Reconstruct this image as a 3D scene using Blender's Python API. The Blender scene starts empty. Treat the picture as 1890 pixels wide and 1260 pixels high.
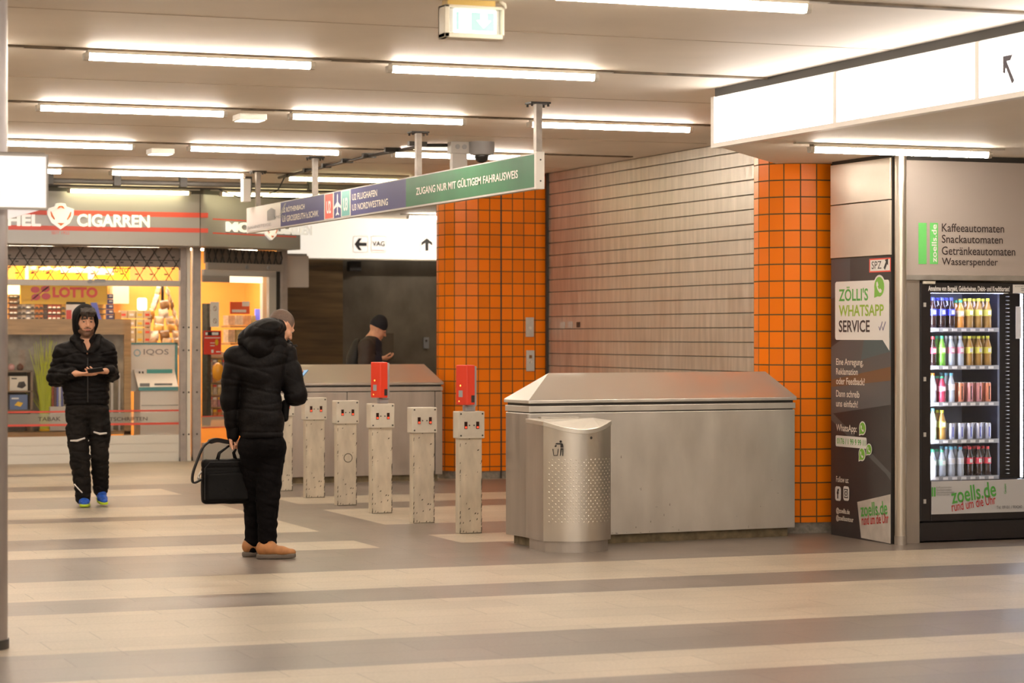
import bpy, math, random
import numpy as np
from mathutils import Vector, Matrix, Euler
random.seed(7); np.random.seed(7)
sc = bpy.context.scene
COL = sc.collection
PI = math.pi

# ---------------------------------------------------------------- camera, world, exposure
TH = math.radians(21.06)              # the hall's long axis runs 21 degrees to the left of the view
FPX, EYE, HORV, CU = 4430.0, 1.65, 618.0, 945.0
SN, CS = math.sin(TH), math.cos(TH)
cam_d = bpy.data.cameras.new('camera'); cam = bpy.data.objects.new('camera', cam_d); COL.objects.link(cam)
cam.location = (0, 0, EYE); cam.rotation_euler = (PI/2, 0, -TH)
cam_d.sensor_width = 36; cam_d.lens = FPX/1890*36; cam_d.shift_y = -(630-HORV)/1890
cam_d.clip_end = 200; cam_d.clip_start = 0.1
cam_d.dof.use_dof = True; cam_d.dof.focus_distance = 18.6; cam_d.dof.aperture_fstop = 3.2
sc.camera = cam
w = bpy.data.worlds.new('world'); sc.world = w; w.use_nodes = True
w.node_tree.nodes['Background'].inputs[0].default_value = (1, .88, .76, 1)
w.node_tree.nodes['Background'].inputs[1].default_value = 0.62
sc.view_settings.view_transform = 'Standard'
try: sc.view_settings.look = 'None'
except Exception: pass
sc.view_settings.exposure = -0.09; sc.view_settings.gamma = 1; sc.view_settings.use_curve_mapping = False
LAMP = 66.0                           # brightness of the ceiling tubes
LAMPC = (1, .88, .74)

def ray(u, v):
    r = (u-CU)/FPX
    return SN+CS*r, CS-SN*r, (HORV-v)/FPX
def GZ(u, v, z=0.0):
    d = ray(u, v); t = (z-EYE)/d[2]; return Vector((d[0]*t, d[1]*t, z))
def GX(u, v, x):
    d = ray(u, v); t = x/d[0]; return Vector((x, d[1]*t, EYE+d[2]*t))
def GY(u, v, y):
    d = ray(u, v); t = y/d[1]; return Vector((d[0]*t, y, EYE+d[2]*t))

# ---------------------------------------------------------------- materials
def C(h):
    h = h.lstrip('#'); r = [int(h[i:i+2], 16)/255 for i in (0, 2, 4)]
    return tuple(x/12.92 if x <= .04045 else ((x+.055)/1.055)**2.4 for x in r)
def mat(name, col, rough=.5, metal=0., var=None, bump=None, emit=0., ecol=None, stretch=None, spec=.5, coat=0., rvar=0.):
    """var=(scale, amount) colour mottling, bump=(scale, strength), stretch scales the noise space."""
    if isinstance(col, str): col = C(col)
    m = bpy.data.materials.new(name); m.use_nodes = True
    nt = m.node_tree; N = nt.nodes; L = nt.links; b = N['Principled BSDF']
    b.inputs['Base Color'].default_value = (*col, 1); b.inputs['Roughness'].default_value = rough
    b.inputs['Metallic'].default_value = metal; b.inputs['Specular IOR Level'].default_value = spec
    b.inputs['Coat Weight'].default_value = coat
    if emit:
        b.inputs['Emission Color'].default_value = (*(ecol or col), 1); b.inputs['Emission Strength'].default_value = emit
    if var or bump or rvar:
        tc = N.new('ShaderNodeTexCoord'); mp = N.new('ShaderNodeMapping'); L.new(tc.outputs['Object'], mp.inputs['Vector'])
        if stretch: mp.inputs['Scale'].default_value = stretch
        if var:
            n = N.new('ShaderNodeTexNoise'); n.inputs['Scale'].default_value = var[0]; n.inputs['Detail'].default_value = 5
            L.new(mp.outputs[0], n.inputs['Vector'])
            r = N.new('ShaderNodeMapRange'); r.inputs['From Min'].default_value = .3; r.inputs['From Max'].default_value = .7
            r.inputs['To Min'].default_value = 1-var[1]; r.inputs['To Max'].default_value = 1+var[1]*.5
            L.new(n.outputs['Fac'], r.inputs['Value'])
            x = N.new('ShaderNodeVectorMath'); x.operation = 'SCALE'; x.inputs[0].default_value = col
            L.new(r.outputs[0], x.inputs['Scale']); L.new(x.outputs[0], b.inputs['Base Color'])
            if rvar:
                q = N.new('ShaderNodeMapRange'); q.inputs['From Min'].default_value = .3; q.inputs['From Max'].default_value = .7
                q.inputs['To Min'].default_value = rough-rvar; q.inputs['To Max'].default_value = rough+rvar
                L.new(n.outputs['Fac'], q.inputs['Value']); L.new(q.outputs[0], b.inputs['Roughness'])
        if bump:
            n2 = N.new('ShaderNodeTexNoise'); n2.inputs['Scale'].default_value = bump[0]; n2.inputs['Detail'].default_value = 4
            L.new(mp.outputs[0], n2.inputs['Vector'])
            bp = N.new('ShaderNodeBump'); bp.inputs['Strength'].default_value = bump[1]; bp.inputs['Distance'].default_value = .02
            L.new(n2.outputs['Fac'], bp.inputs['Height']); L.new(bp.outputs[0], b.inputs['Normal'])
    return m
def glow(name, col, s):
    if isinstance(col, str): col = C(col)
    m = bpy.data.materials.new(name); m.use_nodes = True; nt = m.node_tree
    b = nt.nodes['Principled BSDF']; b.inputs['Base Color'].default_value = (*[min(1, c) for c in col], 1)
    b.inputs['Emission Color'].default_value = (*col, 1); b.inputs['Emission Strength'].default_value = s
    return m
def glass(name, tint=(1, 1, 1), refl=.10):
    m = bpy.data.materials.new(name); m.use_nodes = True; nt = m.node_tree; N = nt.nodes
    N.remove(N['Principled BSDF'])
    t = N.new('ShaderNodeBsdfTransparent'); t.inputs[0].default_value = (*tint, 1)
    g = N.new('ShaderNodeBsdfGlossy'); g.inputs['Roughness'].default_value = .02
    lw = N.new('ShaderNodeLayerWeight'); lw.inputs[0].default_value = .5
    pw = N.new('ShaderNodeMath'); pw.operation = 'POWER'; pw.inputs[1].default_value = 4; nt.links.new(lw.outputs['Facing'], pw.inputs[0])
    ad = N.new('ShaderNodeMath'); ad.operation = 'ADD'; ad.inputs[1].default_value = .035; nt.links.new(pw.outputs[0], ad.inputs[0]); ad.use_clamp = True
    mx = N.new('ShaderNodeMixShader'); nt.links.new(ad.outputs[0], mx.inputs[0])
    nt.links.new(t.outputs[0], mx.inputs[1]); nt.links.new(g.outputs[0], mx.inputs[2])
    nt.links.new(mx.outputs[0], N['Material Output'].inputs[0])
    return m
def tiles(name, col, grout, sx, sy, mortar, rough=.25, var=.12):
    """square tiles laid in the mesh's own UVs (metres)"""
    m = bpy.data.materials.new(name); m.use_nodes = True; nt = m.node_tree; N = nt.nodes; L = nt.links; b = N['Principled BSDF']
    uv = N.new('ShaderNodeUVMap'); br = N.new('ShaderNodeTexBrick'); br.offset = 0; br.squash = 1
    br.inputs['Scale'].default_value = 1; br.inputs['Brick Width'].default_value = sx; br.inputs['Row Height'].default_value = sy
    br.inputs['Mortar Size'].default_value = mortar; br.inputs['Mortar Smooth'].default_value = .1; br.inputs['Bias'].default_value = 0
    br.inputs['Color1'].default_value = (*col, 1); br.inputs['Color2'].default_value = (*[c*(1-var) for c in col], 1)
    br.inputs['Mortar'].default_value = (*grout, 1)
    L.new(uv.outputs[0], br.inputs['Vector']); L.new(br.outputs['Color'], b.inputs['Base Color'])
    r = N.new('ShaderNodeMapRange'); r.inputs['To Min'].default_value = rough; r.inputs['To Max'].default_value = .9
    L.new(br.outputs['Fac'], r.inputs['Value']); L.new(r.outputs[0], b.inputs['Roughness']); b.inputs['Specular IOR Level'].default_value = .25
    bp = N.new('ShaderNodeBump'); bp.invert = True; bp.inputs['Strength'].default_value = .5; bp.inputs['Distance'].default_value = .004
    L.new(br.outputs['Fac'], bp.inputs['Height']); L.new(bp.outputs[0], b.inputs['Normal'])
    return m

M = {}
M['white'] = mat('white_paint', (.78, .74, .68), .5)
M['cream'] = mat('cream_paint', (.62, .57, .48), .45, var=(9, .10), rvar=.1)
M['black'] = mat('black_plastic', (.012, .011, .012), .45)
M['dark'] = mat('dark_metal', (.05, .045, .04), .5, .3)
M['pipe'] = mat('grey_pipe', (.10, .09, .08), .5)
M['grey'] = mat('grey_plastic', (.36, .36, .37), .45)
M['lgrey'] = mat('light_grey_paint', (.55, .53, .50), .5)
M['alu'] = mat('aluminium', (.62, .60, .57), .42, .85, var=(14, .1), rvar=.08)
M['steel'] = mat('brushed_steel', (.74, .70, .645), .42, .8, var=(2.2, .12), bump=(2, .04), stretch=(2, 2, .8), rvar=.07)
M['steel_dull'] = mat('dull_steel', (.52, .47, .42), .45, .85, var=(3, .12), bump=(2, .04), stretch=(3, 3, .6), rvar=.06)
M['orange'] = tiles('orange_tile', (.92, .215, .002), (.11, .07, .03), .14, .14, .0055, .3, .16)
M['concrete'] = mat('concrete', (.26, .23, .19), .85, var=(30, .3), bump=(40, .2))
M['grime'] = mat('grimy_concrete', (.22, .17, .10), .85, var=(14, .35))
M['red'] = mat('red_plastic', (.75, .05, .02), .35)
M['redpaint'] = mat('red_paint', (.80, .09, .06), .5)
M['green'] = mat('green_print', (.10, .42, .08), .45)
M['lgreen'] = mat('light_green_print', (.16, .62, .16), .45)
M['olive'] = mat('olive_print', (.32, .50, .05), .45)
M['blackprint'] = mat('black_print', (.02, .018, .02), .5)
M['brownprint'] = mat('dark_print', (.045, .03, .03), .5)
M['redprint'] = mat('red_print', (.55, .03, .03), .5)
M['whiteprint'] = mat('white_print', (.82, .80, .78), .45)
M['greyprint'] = mat('grey_print', (.22, .22, .23), .5)
M['wood'] = mat('light_wood', (.42, .27, .13), .5, var=(3, .25), stretch=(1, 8, 8))
M['galv'] = mat('galvanised_steel', (.40, .36, .32), .55, .4, var=(12, .2))
M['glass'] = glass('pane_glass')

# ---------------------------------------------------------------- mesh helpers
_txt = {}
def glyphs(body, bold):
    k = (body, bold)
    if k not in _txt:
        c = bpy.data.curves.new('t', 'FONT'); c.body = body; c.size = 1; c.offset = bold; c.resolution_u = 3
        o = bpy.data.objects.new('t', c); me = bpy.data.meshes.new_from_object(o)
        vs = [v.co.copy() for v in me.vertices]; fs = [tuple(p.vertices) for p in me.polygons]
        bpy.data.objects.remove(o); bpy.data.curves.remove(c); bpy.data.meshes.remove(me)
        x0 = min(v.x for v in vs); x1 = max(v.x for v in vs); y0 = min(v.y for v in vs); y1 = max(v.y for v in vs)
        _txt[k] = ([((v.x-x0)/(x1-x0), (v.y-y0)/(y1-y0)) for v in vs], fs)
    return _txt[k]
class MB:
    def __init__(s): s.v = []; s.f = []; s.m = []; s.uv = {}
    def add(s, vs, fs, m=0):
        b = len(s.v); s.v += [tuple(v) for v in vs]
        s.f += [tuple(b+i for i in f) for f in fs]; s.m += [m]*len(fs); return s
    def box(s, x0, x1, y0, y1, z0, z1, m=0):
        vs = [(x, y, z) for z in (z0, z1) for y in (y0, y1) for x in (x0, x1)]
        return s.add(vs, [(0, 2, 3, 1), (4, 5, 7, 6), (0, 1, 5, 4), (2, 6, 7, 3), (0, 4, 6, 2), (1, 3, 7, 5)], m)
    def quad(s, a, b, c, d, m=0): return s.add([a, b, c, d], [(0, 1, 2, 3)], m)
    def prism(s, poly, vec, m=0):
        n = len(poly); P = [Vector(p) for p in poly]; V = Vector(vec)
        nr = sum(((P[i]-P[0]).cross(P[(i+1) % n]-P[0]) for i in range(1, n-1)), Vector((0, 0, 0)))
        if nr.dot(V) < 0: P.reverse()
        vs = P+[p+V for p in P]
        fs = [tuple(range(n))[::-1], tuple(range(n, 2*n))]+[(i, (i+1) % n, n+(i+1) % n, n+i) for i in range(n)]
        return s.add(vs, fs, m)
    def rings(s, R, m=0, caps=True):
        n = len(R[0]); vs = [p for r in R for p in r]; fs = []
        for k in range(len(R)-1):
            for i in range(n):
                j = (i+1) % n; fs.append((k*n+i, k*n+j, (k+1)*n+j, (k+1)*n+i))
        if caps: fs += [tuple(range(n))[::-1], tuple(range((len(R)-1)*n, len(R)*n))]
        return s.add(vs, fs, m)
    def tube(s, pts, r, n=10, m=0, caps=True):
        P = [Vector(p) for p in pts]; R = []
        rr = r if isinstance(r, (list, tuple)) else [r]*len(P); up = None
        for i, p in enumerate(P):
            t = (P[min(i+1, len(P)-1)]-P[max(i-1, 0)]).normalized()
            if up is None: up = Vector((0, 0, 1)) if abs(t.z) < .9 else Vector((1, 0, 0))
            a = (up-t*up.dot(t)).normalized(); b = t.cross(a); up = a
            R.append([p+a*rr[i]*math.cos(2*PI*k/n)+b*rr[i]*math.sin(2*PI*k/n) for k in range(n)])
        return s.rings(R, m, caps)
    def cyl(s, c, r, z0, z1, n=16, m=0): return s.tube([(c[0], c[1], z0), (c[0], c[1], z1)], r, n, m)
    def lathe(s, prof, c=(0, 0, 0), n=14, m=0):
        R = [[(c[0]+r*math.cos(2*PI*k/n), c[1]+r*math.sin(2*PI*k/n), c[2]+z) for k in range(n)] for r, z in prof]
        return s.rings(R, m)
    def ball(s, c, r, n=10, k=7, m=0):
        r = r if isinstance(r, (list, tuple)) else (r, r, r)
        R = [[(c[0]+r[0]*math.sin(PI*(j+.02)/(k+.04))*math.cos(2*PI*i/n), c[1]+r[1]*math.sin(PI*(j+.02)/(k+.04))*math.sin(2*PI*i/n),
               c[2]-r[2]*math.cos(PI*(j+.02)/(k+.04))) for i in range(n)] for j in range(k+1)]
        return s.rings(R, m)
    def text(s, body, o, R, U, w, h, m=0, bold=0., off=.003):
        """lettering whose ink fills the w x h box with lower-left corner o"""
        vs, fs = glyphs(body, bold); o = Vector(o); R = Vector(R).normalized(); U = Vector(U).normalized(); n = R.cross(U)*off
        return s.add([o+R*(x*w)+U*(y*h)+n for x, y in vs], fs, m)
    def poly(s, pts2, o, R, U, m=0, off=.003, thick=0):
        o = Vector(o); R = Vector(R).normalized(); U = Vector(U).normalized(); n = R.cross(U)
        P = [o+R*x+U*y+n*off for x, y in pts2]
        if thick: return s.prism(P, n*thick, m)
        return s.add(P, [tuple(range(len(P)))], m)
    def disc(s, c2, r, o, R, U, m=0, off=.003, n=20, r2=None):
        r = r if isinstance(r, tuple) else (r, r)
        if r2 is None: return s.poly([(c2[0]+r[0]*math.cos(2*PI*i/n), c2[1]+r[1]*math.sin(2*PI*i/n)) for i in range(n)], o, R, U, m, off)
        for i in range(n):
            a, b = 2*PI*i/n, 2*PI*(i+1)/n
            s.poly([(c2[0]+r2*math.cos(a), c2[1]+r2*math.sin(a)), (c2[0]+r[0]*math.cos(a), c2[1]+r[0]*math.sin(a)),
                    (c2[0]+r[0]*math.cos(b), c2[1]+r[0]*math.sin(b)), (c2[0]+r2*math.cos(b), c2[1]+r2*math.sin(b))], o, R, U, m, off)
        return s
    def rrect(s, x0, y0, x1, y1, r, o, R, U, m=0, off=.003, thick=0):
        P = []
        for cx, cy, a0 in ((x1-r, y1-r, 0), (x0+r, y1-r, PI/2), (x0+r, y0+r, PI), (x1-r, y0+r, 1.5*PI)):
            P += [(cx+r*math.cos(a0+k*PI/8), cy+r*math.sin(a0+k*PI/8)) for k in range(5)]
        return s.poly(P, o, R, U, m, off, thick)
ORG = {}
def obj(name, mb, mats, parent=None, smooth=None, bevel=0., segs=2):
    """one linked mesh object; coordinates of mb are world ones (or the prototype's own)"""
    me = bpy.data.meshes.new(name); me.from_pydata(mb.v, [], mb.f); me.update()
    if not isinstance(mats, (list, tuple)): mats = [mats]
    for x in mats: me.materials.append(M[x] if isinstance(x, str) else x)
    me.polygons.foreach_set('material_index', mb.m)
    if mb.uv:
        l = me.uv_layers.new(name='UVMap')
        for p in me.polygons:
            if p.index in mb.uv:
                for k, li in enumerate(p.loop_indices): l.data[li].uv = mb.uv[p.index][k]
    o = bpy.data.objects.new(name, me); COL.objects.link(o)
    if parent is not None:
        o.parent = parent; r = parent
        while r.parent is not None: r = r.parent
        org = ORG.get(r.name, Vector((0, 0, 0)))
    else:
        a = np.array(mb.v); org = Vector(((a[:, 0].min()+a[:, 0].max())/2, (a[:, 1].min()+a[:, 1].max())/2, a[:, 2].min()))
        o.location = org; ORG[o.name] = org
    me.transform(Matrix.Translation(-org))
    if bevel:
        b = o.modifiers.new('bevel', 'BEVEL'); b.width = bevel; b.segments = segs; b.limit_method = 'ANGLE'; b.angle_limit = .6
    if smooth:
        me.shade_smooth()
        if smooth is not True:
            try: me.set_sharp_from_angle(angle=smooth)
            except Exception: pass
    return o
def tag(o, label=None, cat=None, group=None, kind=None):
    if label: o['label'] = label
    if cat: o['category'] = cat
    if group: o['group'] = group
    if kind: o['kind'] = kind
    return o
def thing(name, loc, label, cat, group=None):
    o = bpy.data.objects.new(name, None); COL.objects.link(o); o.location = loc; o.empty_display_size = .1
    ORG[o.name] = Vector(loc); return tag(o, label, cat, group)
def struct(name, mb, mats, label=None, **k):
    return tag(obj(name, mb, mats, **k), label, None, None, 'structure')
def dup(root, loc, label, rz=None, group=None, keep=None, skip=()):
    r = root.copy(); COL.objects.link(r); r.location = loc; r['label'] = label
    if rz is not None: r.rotation_euler.z = rz
    if group: r['group'] = group
    for ch in list(root.children):
        if ch.name.split('.')[0] in skip: continue
        c = ch.copy(); COL.objects.link(c); c.parent = r
        for g in list(ch.children):
            d = g.copy(); COL.objects.link(d); d.parent = c
    return r
NUM = ['first', 'second', 'third', 'fourth', 'fifth', 'sixth', 'seventh', 'eighth', 'ninth', 'tenth', 'eleventh', 'twelfth']
XP, YP, ZP = Vector((1, 0, 0)), Vector((0, 1, 0)), Vector((0, 0, 1))

# ================================================================= the hall: floor, ceiling, walls
def floor_mat(name, c1, c2, rough):
    m = bpy.data.materials.new(name); m.use_nodes = True; nt = m.node_tree; N = nt.nodes; L = nt.links; b = N['Principled BSDF']
    tc = N.new('ShaderNodeTexCoord'); br = N.new('ShaderNodeTexBrick'); br.offset = .37
    for k, x in (('Scale', 1), ('Brick Width', .9), ('Row Height', .35), ('Mortar Size', .0035), ('Mortar Smooth', .2), ('Bias', 0)): br.inputs[k].default_value = x
    br.inputs['Color1'].default_value = (*c1, 1); br.inputs['Color2'].default_value = (*c2, 1); br.inputs['Mortar'].default_value = (*[c*.62 for c in c2], 1)
    L.new(tc.outputs['Object'], br.inputs['Vector'])
    n = N.new('ShaderNodeTexNoise'); n.inputs['Scale'].default_value = 60; n.inputs['Detail'].default_value = 3; L.new(tc.outputs['Object'], n.inputs['Vector'])
    n2 = N.new('ShaderNodeTexNoise'); n2.inputs['Scale'].default_value = 1.3; n2.inputs['Detail'].default_value = 6; L.new(tc.outputs['Object'], n2.inputs['Vector'])
    r = N.new('ShaderNodeMapRange'); r.inputs['From Min'].default_value = .3; r.inputs['From Max'].default_value = .7; r.inputs['To Min'].default_value = .86; r.inputs['To Max'].default_value = 1.1
    L.new(n.outputs['Fac'], r.inputs['Value'])
    r2 = N.new('ShaderNodeMapRange'); r2.inputs['From Min'].default_value = .3; r2.inputs['From Max'].default_value = .7; r2.inputs['To Min'].default_value = .84; r2.inputs['To Max'].default_value = 1.1
    L.new(n2.outputs['Fac'], r2.inputs['Value'])
    mm = N.new('ShaderNodeMath'); mm.operation = 'MULTIPLY'; L.new(r.outputs[0], mm.inputs[0]); L.new(r2.outputs[0], mm.inputs[1])
    x = N.new('ShaderNodeVectorMath'); x.operation = 'SCALE'; L.new(br.outputs['Color'], x.inputs[0]); L.new(mm.outputs[0], x.inputs['Scale'])
    L.new(x.outputs[0], b.inputs['Base Color'])
    q = N.new('ShaderNodeMapRange'); q.inputs['From Min'].default_value = .3; q.inputs['From Max'].default_value = .7; q.inputs['From Min'].default_value = .2; q.inputs['From Max'].default_value = .8; q.inputs['To Min'].default_value = rough-.03; q.inputs['To Max'].default_value = rough+.05
    L.new(n2.outputs['Fac'], q.inputs['Value']); L.new(q.outputs[0], b.inputs['Roughness'])
    return m
M['floor_light'] = floor_mat('light_stone_slabs', (.51, .435, .335), (.46, .395, .305), .40)
M['floor_dark'] = floor_mat('dark_stone_slabs', (.225, .185, .155), (.195, .165, .14), .35)
fl = MB()
X0, X1, Y0, Y1 = -7.0, 14.0, -5.0, 40.0
def bands(x0, x1, edges, first):
    k = first
    for a, b in zip(edges, edges[1:]):
        fl.quad((x0, a, 0), (x1, a, 0), (x1, b, 0), (x0, b, 0), k); k = 1-k
near = [Y0, -3.6, -2.9, -1.6, -.6, 1, 1.8, 3.3, 4.2, 5.6, 6.4, 7.9, 9.1, 9.75, 10.65, 11.43, 12.43, 14.2, 14.92, 16.1, 17.75]
bands(X0, X1, near, 0)
bands(X0, 5.74, [17.75, 18.45, 19.4, 21.1, 21.6, 22.8, 24.4, 25.4, 26.2, 28.1, 28.6, Y1], 0)
fl.quad((5.74, 17.75, 0), (6.48, 17.75, 0), (6.48, 26.2, 0), (5.74, 26.2, 0), 1)
fl.quad((5.74, 26.2, 0), (6.48, 26.2, 0), (6.48, Y1, 0), (5.74, Y1, 0), 0)
bands(6.48, X1, [17.75, 17.95, 18.76, 19.9, 21.8, 22.6, 23.6, 25.7, Y1], 1)
struct('floor', fl, ['floor_light', 'floor_dark'], 'stone slab floor in broad beige and grey brown bands')

CEIL = 3.52
M['ceiling'] = mat('ceiling_paint', (.80, .715, .61), .6, var=(1.1, .07))
M['stain'] = mat('stained_channel', (.20, .15, .10), .8, var=(9, .5))
struct('ceiling', MB().box(X0, X1, Y0, Y1, CEIL, CEIL+.3), 'ceiling', 'flat tan painted ceiling with rows of tube lights')
# narrow stained channels that the lamps of one row are fixed along
for i, (y, x0, x1) in enumerate([(11.9, -6, 8), (15.62, -6, 8), (19.3, -6, 10.2), (23.0, -6, 10.2), (26.75, -6, 9), (30.35, 3, 9.3)]):
    struct('trim_%d' % (i+1), MB().box(x0, x1, y-.035, y+.035, CEIL-.012, CEIL+.001), 'stain', 'dark stained channel along a row of ceiling lights')
for i, y in enumerate([13.8, 17.5, 21.2, 24.9, 28.6]):
    struct('trim_%d' % (i+10), MB().box(-6, 10.2, y-.006, y+.006, CEIL-.002, CEIL+.001), mat('seam%d' % i, (.42, .33, .24), .8), 'thin joint between two ceiling panels')

M['stone_brown'] = mat('brown_stone', (.14, .085, .034), .4, var=(2.2, .5), stretch=(.5, 1, 5), rvar=.1)
M['stone_grey'] = mat('grey_brown_stone', (.115, .095, .07), .45, var=(2.6, .45), stretch=(1, 1, .7), rvar=.1)
M['plaster'] = mat('plaster', (.5, .44, .36), .7)
struct('wall_back_left', MB().box(X0, 11.21, 36.6, 36.9, 0, CEIL), 'stone_brown', 'dark brown veined stone wall behind the barrier')
struct('wall_back_right', MB().box(11.21, X1, 36.72, 36.9, 0, CEIL), 'stone_grey', 'dark grey brown stone wall behind the barrier')
struct('wall_right', MB().box(10.55, 10.8, 18.2, 26.5, 0, CEIL), 'plaster')
struct('wall_right_far', MB().box(13.9, 14.0, 26.5, 36.7, 0, CEIL), 'plaster')
struct('wall_left', MB().box(X0-.2, X0, Y0, Y1, 0, CEIL), 'plaster')

# dropped soffit over the vending bay, the lightbox runs along its edge
SOF = 3.08
sp = [(8.02, 9), (8.02, 16.46), (9.30, 17.96), (9.7, 18.2), (13.5, 18.2), (13.5, 9)]
struct('ceiling_soffit', MB().prism([(x, y, SOF) for x, y in sp], (0, 0, CEIL-SOF-.001)), 'ceiling', 'lower ceiling soffit over the vending machine bay')

# ---------------------------------------------------------------- orange tiled pillars
def pillar(name, cx, cy, r, flat, depth, cut, label, x_right, plates):
    """front face flat (towards -y) from cx to x_right, rounded left end, straight back; tiles 0.14 m wide"""
    step = .14/r; pts = [(x_right, cy+r+depth)]; path = []
    n = int(round(flat/.14))
    path += [(x_right-k*.14, cy-r) for k in range(n+1)]
    a = 0
    while a+step < PI-.1:
        a += step; path.append((cx-r*math.sin(a), cy-r*math.cos(a)))
    path += [(cx+.05, cy+r), (x_right, cy+r)]
    t = thing(name, (cx, cy, 0), label, 'pillar')
    mb = MB()
    for k in range(len(path)-1):
        p, q = path[k], path[k+1]
        mb.uv[len(mb.f)] = [(k*.14, .09), ((k+1)*.14, .09), ((k+1)*.14, CEIL), (k*.14, CEIL)]
        mb.quad((*p, .09), (*q, .09), (*q, CEIL), (*p, CEIL))
    mb.f.append(tuple(range(0, 0))) if False else None
    obj('tile_cladding', mb, 'orange', t)
    pl = MB(); s = .012
    ring = lambda z: [(x+(s if x < cx else 0)*(1 if x < cx else 0), y+(s if y < cy else -s), z) for x, y in path]
    pl.rings([ring(0), ring(.095)], 0)
    obj('plinth', pl, 'concrete', t)
    if cut:
        obj('joint', MB().box(x_right-cut-.008, x_right-cut+.008, cy-r-.004, cy-r+.01, 0, CEIL), 'dark', t)
    return t
pillar('tiled_pillar', 9.555, 18.11, .36, .28, 0, None, 'orange tiled round-edged pillar between the steel barrier and the dark poster', 9.835, ())
pillar('tiled_pillar', 9.52, 26.16, .36, .84, .3, .56, 'orange tiled pillar at the far end of the metal shutter wall', 10.36, ())

# ---------------------------------------------------------------- shutter wall
M['shutter'] = mat('shutter_metal', (.64, .59, .53), .45, .7, var=(3, .22), bump=(3, .04), stretch=(1, 5, .6), rvar=.1)
M['groove'] = mat('shutter_groove', (.03, .025, .02), .7)
t = thing('roller_shutter', (10.4, 22, 0), 'closed grey metal shutter wall of horizontal slats between two orange pillars', 'shutter')
sl = MB(); ys, ye = 18.25, 25.76; z = 0.03; k = 0
while z < CEIL-.02:
    z1 = min(z+.1375, CEIL-.004)
    sl.prism([(10.37, ys, z), (10.358, ys, z+.005), (10.358, ys, z1-.005), (10.37, ys, z1), (10.42, ys, z1), (10.42, ys, z)], (0, ye-ys, 0))
    z += .141
obj('slats', sl, 'shutter', t)
obj('backing', MB().box(10.40, 10.45, ys, ye, 0, CEIL), 'groove', t)
obj('guide_rail', MB().box(10.33, 10.42, ye-.045, ye+.0, 0, CEIL), 'dark', t)
pass
for (u, v, uw, vh) in [(1038, 600, 8, 12), (1052, 599, 8, 12), (1067, 599, 6, 10)]:
    a = GX(u-uw/2, v+vh/2, 10.353); b = GX(u+uw/2, v-vh/2, 10.353)
    obj('sticker', MB().box(10.352, 10.356, min(a.y, b.y), max(a.y, b.y), a.z, b.z), 'lgrey' if u < 1060 else 'dark', t)

# small plates on the far pillar
def plate(u, v, h, label, key):
    y = 25.79; p = GY(u, v, y); w2 = .05
    t = thing('switch_plate', (p.x, y, p.z), label, 'switch')
    obj('plate', MB().box(p.x-w2, p.x+w2, y-.012, y+.006, p.z-h/2, p.z+h/2), 'lgrey' if key else 'alu', t, bevel=.004)
    kb = MB().tube([(p.x, y-.011, p.z-.01), (p.x, y-.026, p.z-.01)], .017, 14)
    obj('key_lock', kb, 'steel', t)
    if key: obj('button', MB().box(p.x-.016, p.x+.016, y-.02, y-.01, p.z+.03, p.z+.065), mat('amber', (.25, .1, .02), .4), t)
plate(977.5, 603.5, .225, 'upper small metal key switch plate on the far orange pillar', False)
plate(978.5, 665.5, .24, 'lower pale key switch plate with amber button on the far orange pillar', True)

# ---------------------------------------------------------------- ceiling tube lights
M['tube'] = glow('tube_light', LAMPC, LAMP)
M['tube_y'] = glow('tube_light_yellowish', (1, .90, .50), LAMP*.28)
M['tube_end'] = mat('tube_cap', (.5, .45, .38), .5)
def lamp_proto(L, m, w=.075):
    t = thing('ceiling_light', (0, 0, 0), '-', 'light', 'ceiling tube lights')
    prof = [(-.033, -.030), (-.031, -.056), (-.022, -.074), (.022, -.074), (.031, -.056), (.033, -.030)]
    obj('diffuser', MB().prism([(-L/2+.03, y, z) for y, z in prof], (L-.06, 0, 0)), m, t)
    for s in (-1, 1):
        x = s*(L/2-.015)
        obj('end_cap', MB().prism([(x-.016, y*1.06, z*1.05) for y, z in prof], (.032, 0, 0)), 'tube_end', t)
    obj('mounting_rail', MB().box(-L/2-.12, L/2+.12, -.02, .02, -.014, -.001).box(-L/2+.02, L/2-.02, -.035, .035, -.032, -.013), 'cream', t)
    return t
rows = [  # y, centres x, label of the row
    (11.9, [5.58], 'in the front ceiling row'),
    (15.62, [-.37, 1.73, 3.80, 5.88], 'in the second ceiling row from the front'),
    (19.3, [-.05, 2.05, 4.13, 6.22, 8.36], 'in the third ceiling row from the front'),
    (23.0, [-.05, 2.05, 4.16, 6.24, 8.34], 'in the fourth ceiling row from the front'),
    (26.75, [2.0, 4.16, 6.24], 'in the fifth ceiling row, near the kiosk'),
]
PROTO = lamp_proto(1.56, 'tube'); first = True
for y, xs, lab in rows:
    vis = [x for x in xs]
    for i, x in enumerate(vis):
        l = '%s tube light from the left %s' % (NUM[i], lab)
        if len(vis) == 1: l = 'single long tube light ' + lab
        if first: PROTO.location = (x, y, CEIL); PROTO['label'] = l; first = False
        else: dup(PROTO, (x, y, CEIL), l)
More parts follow.
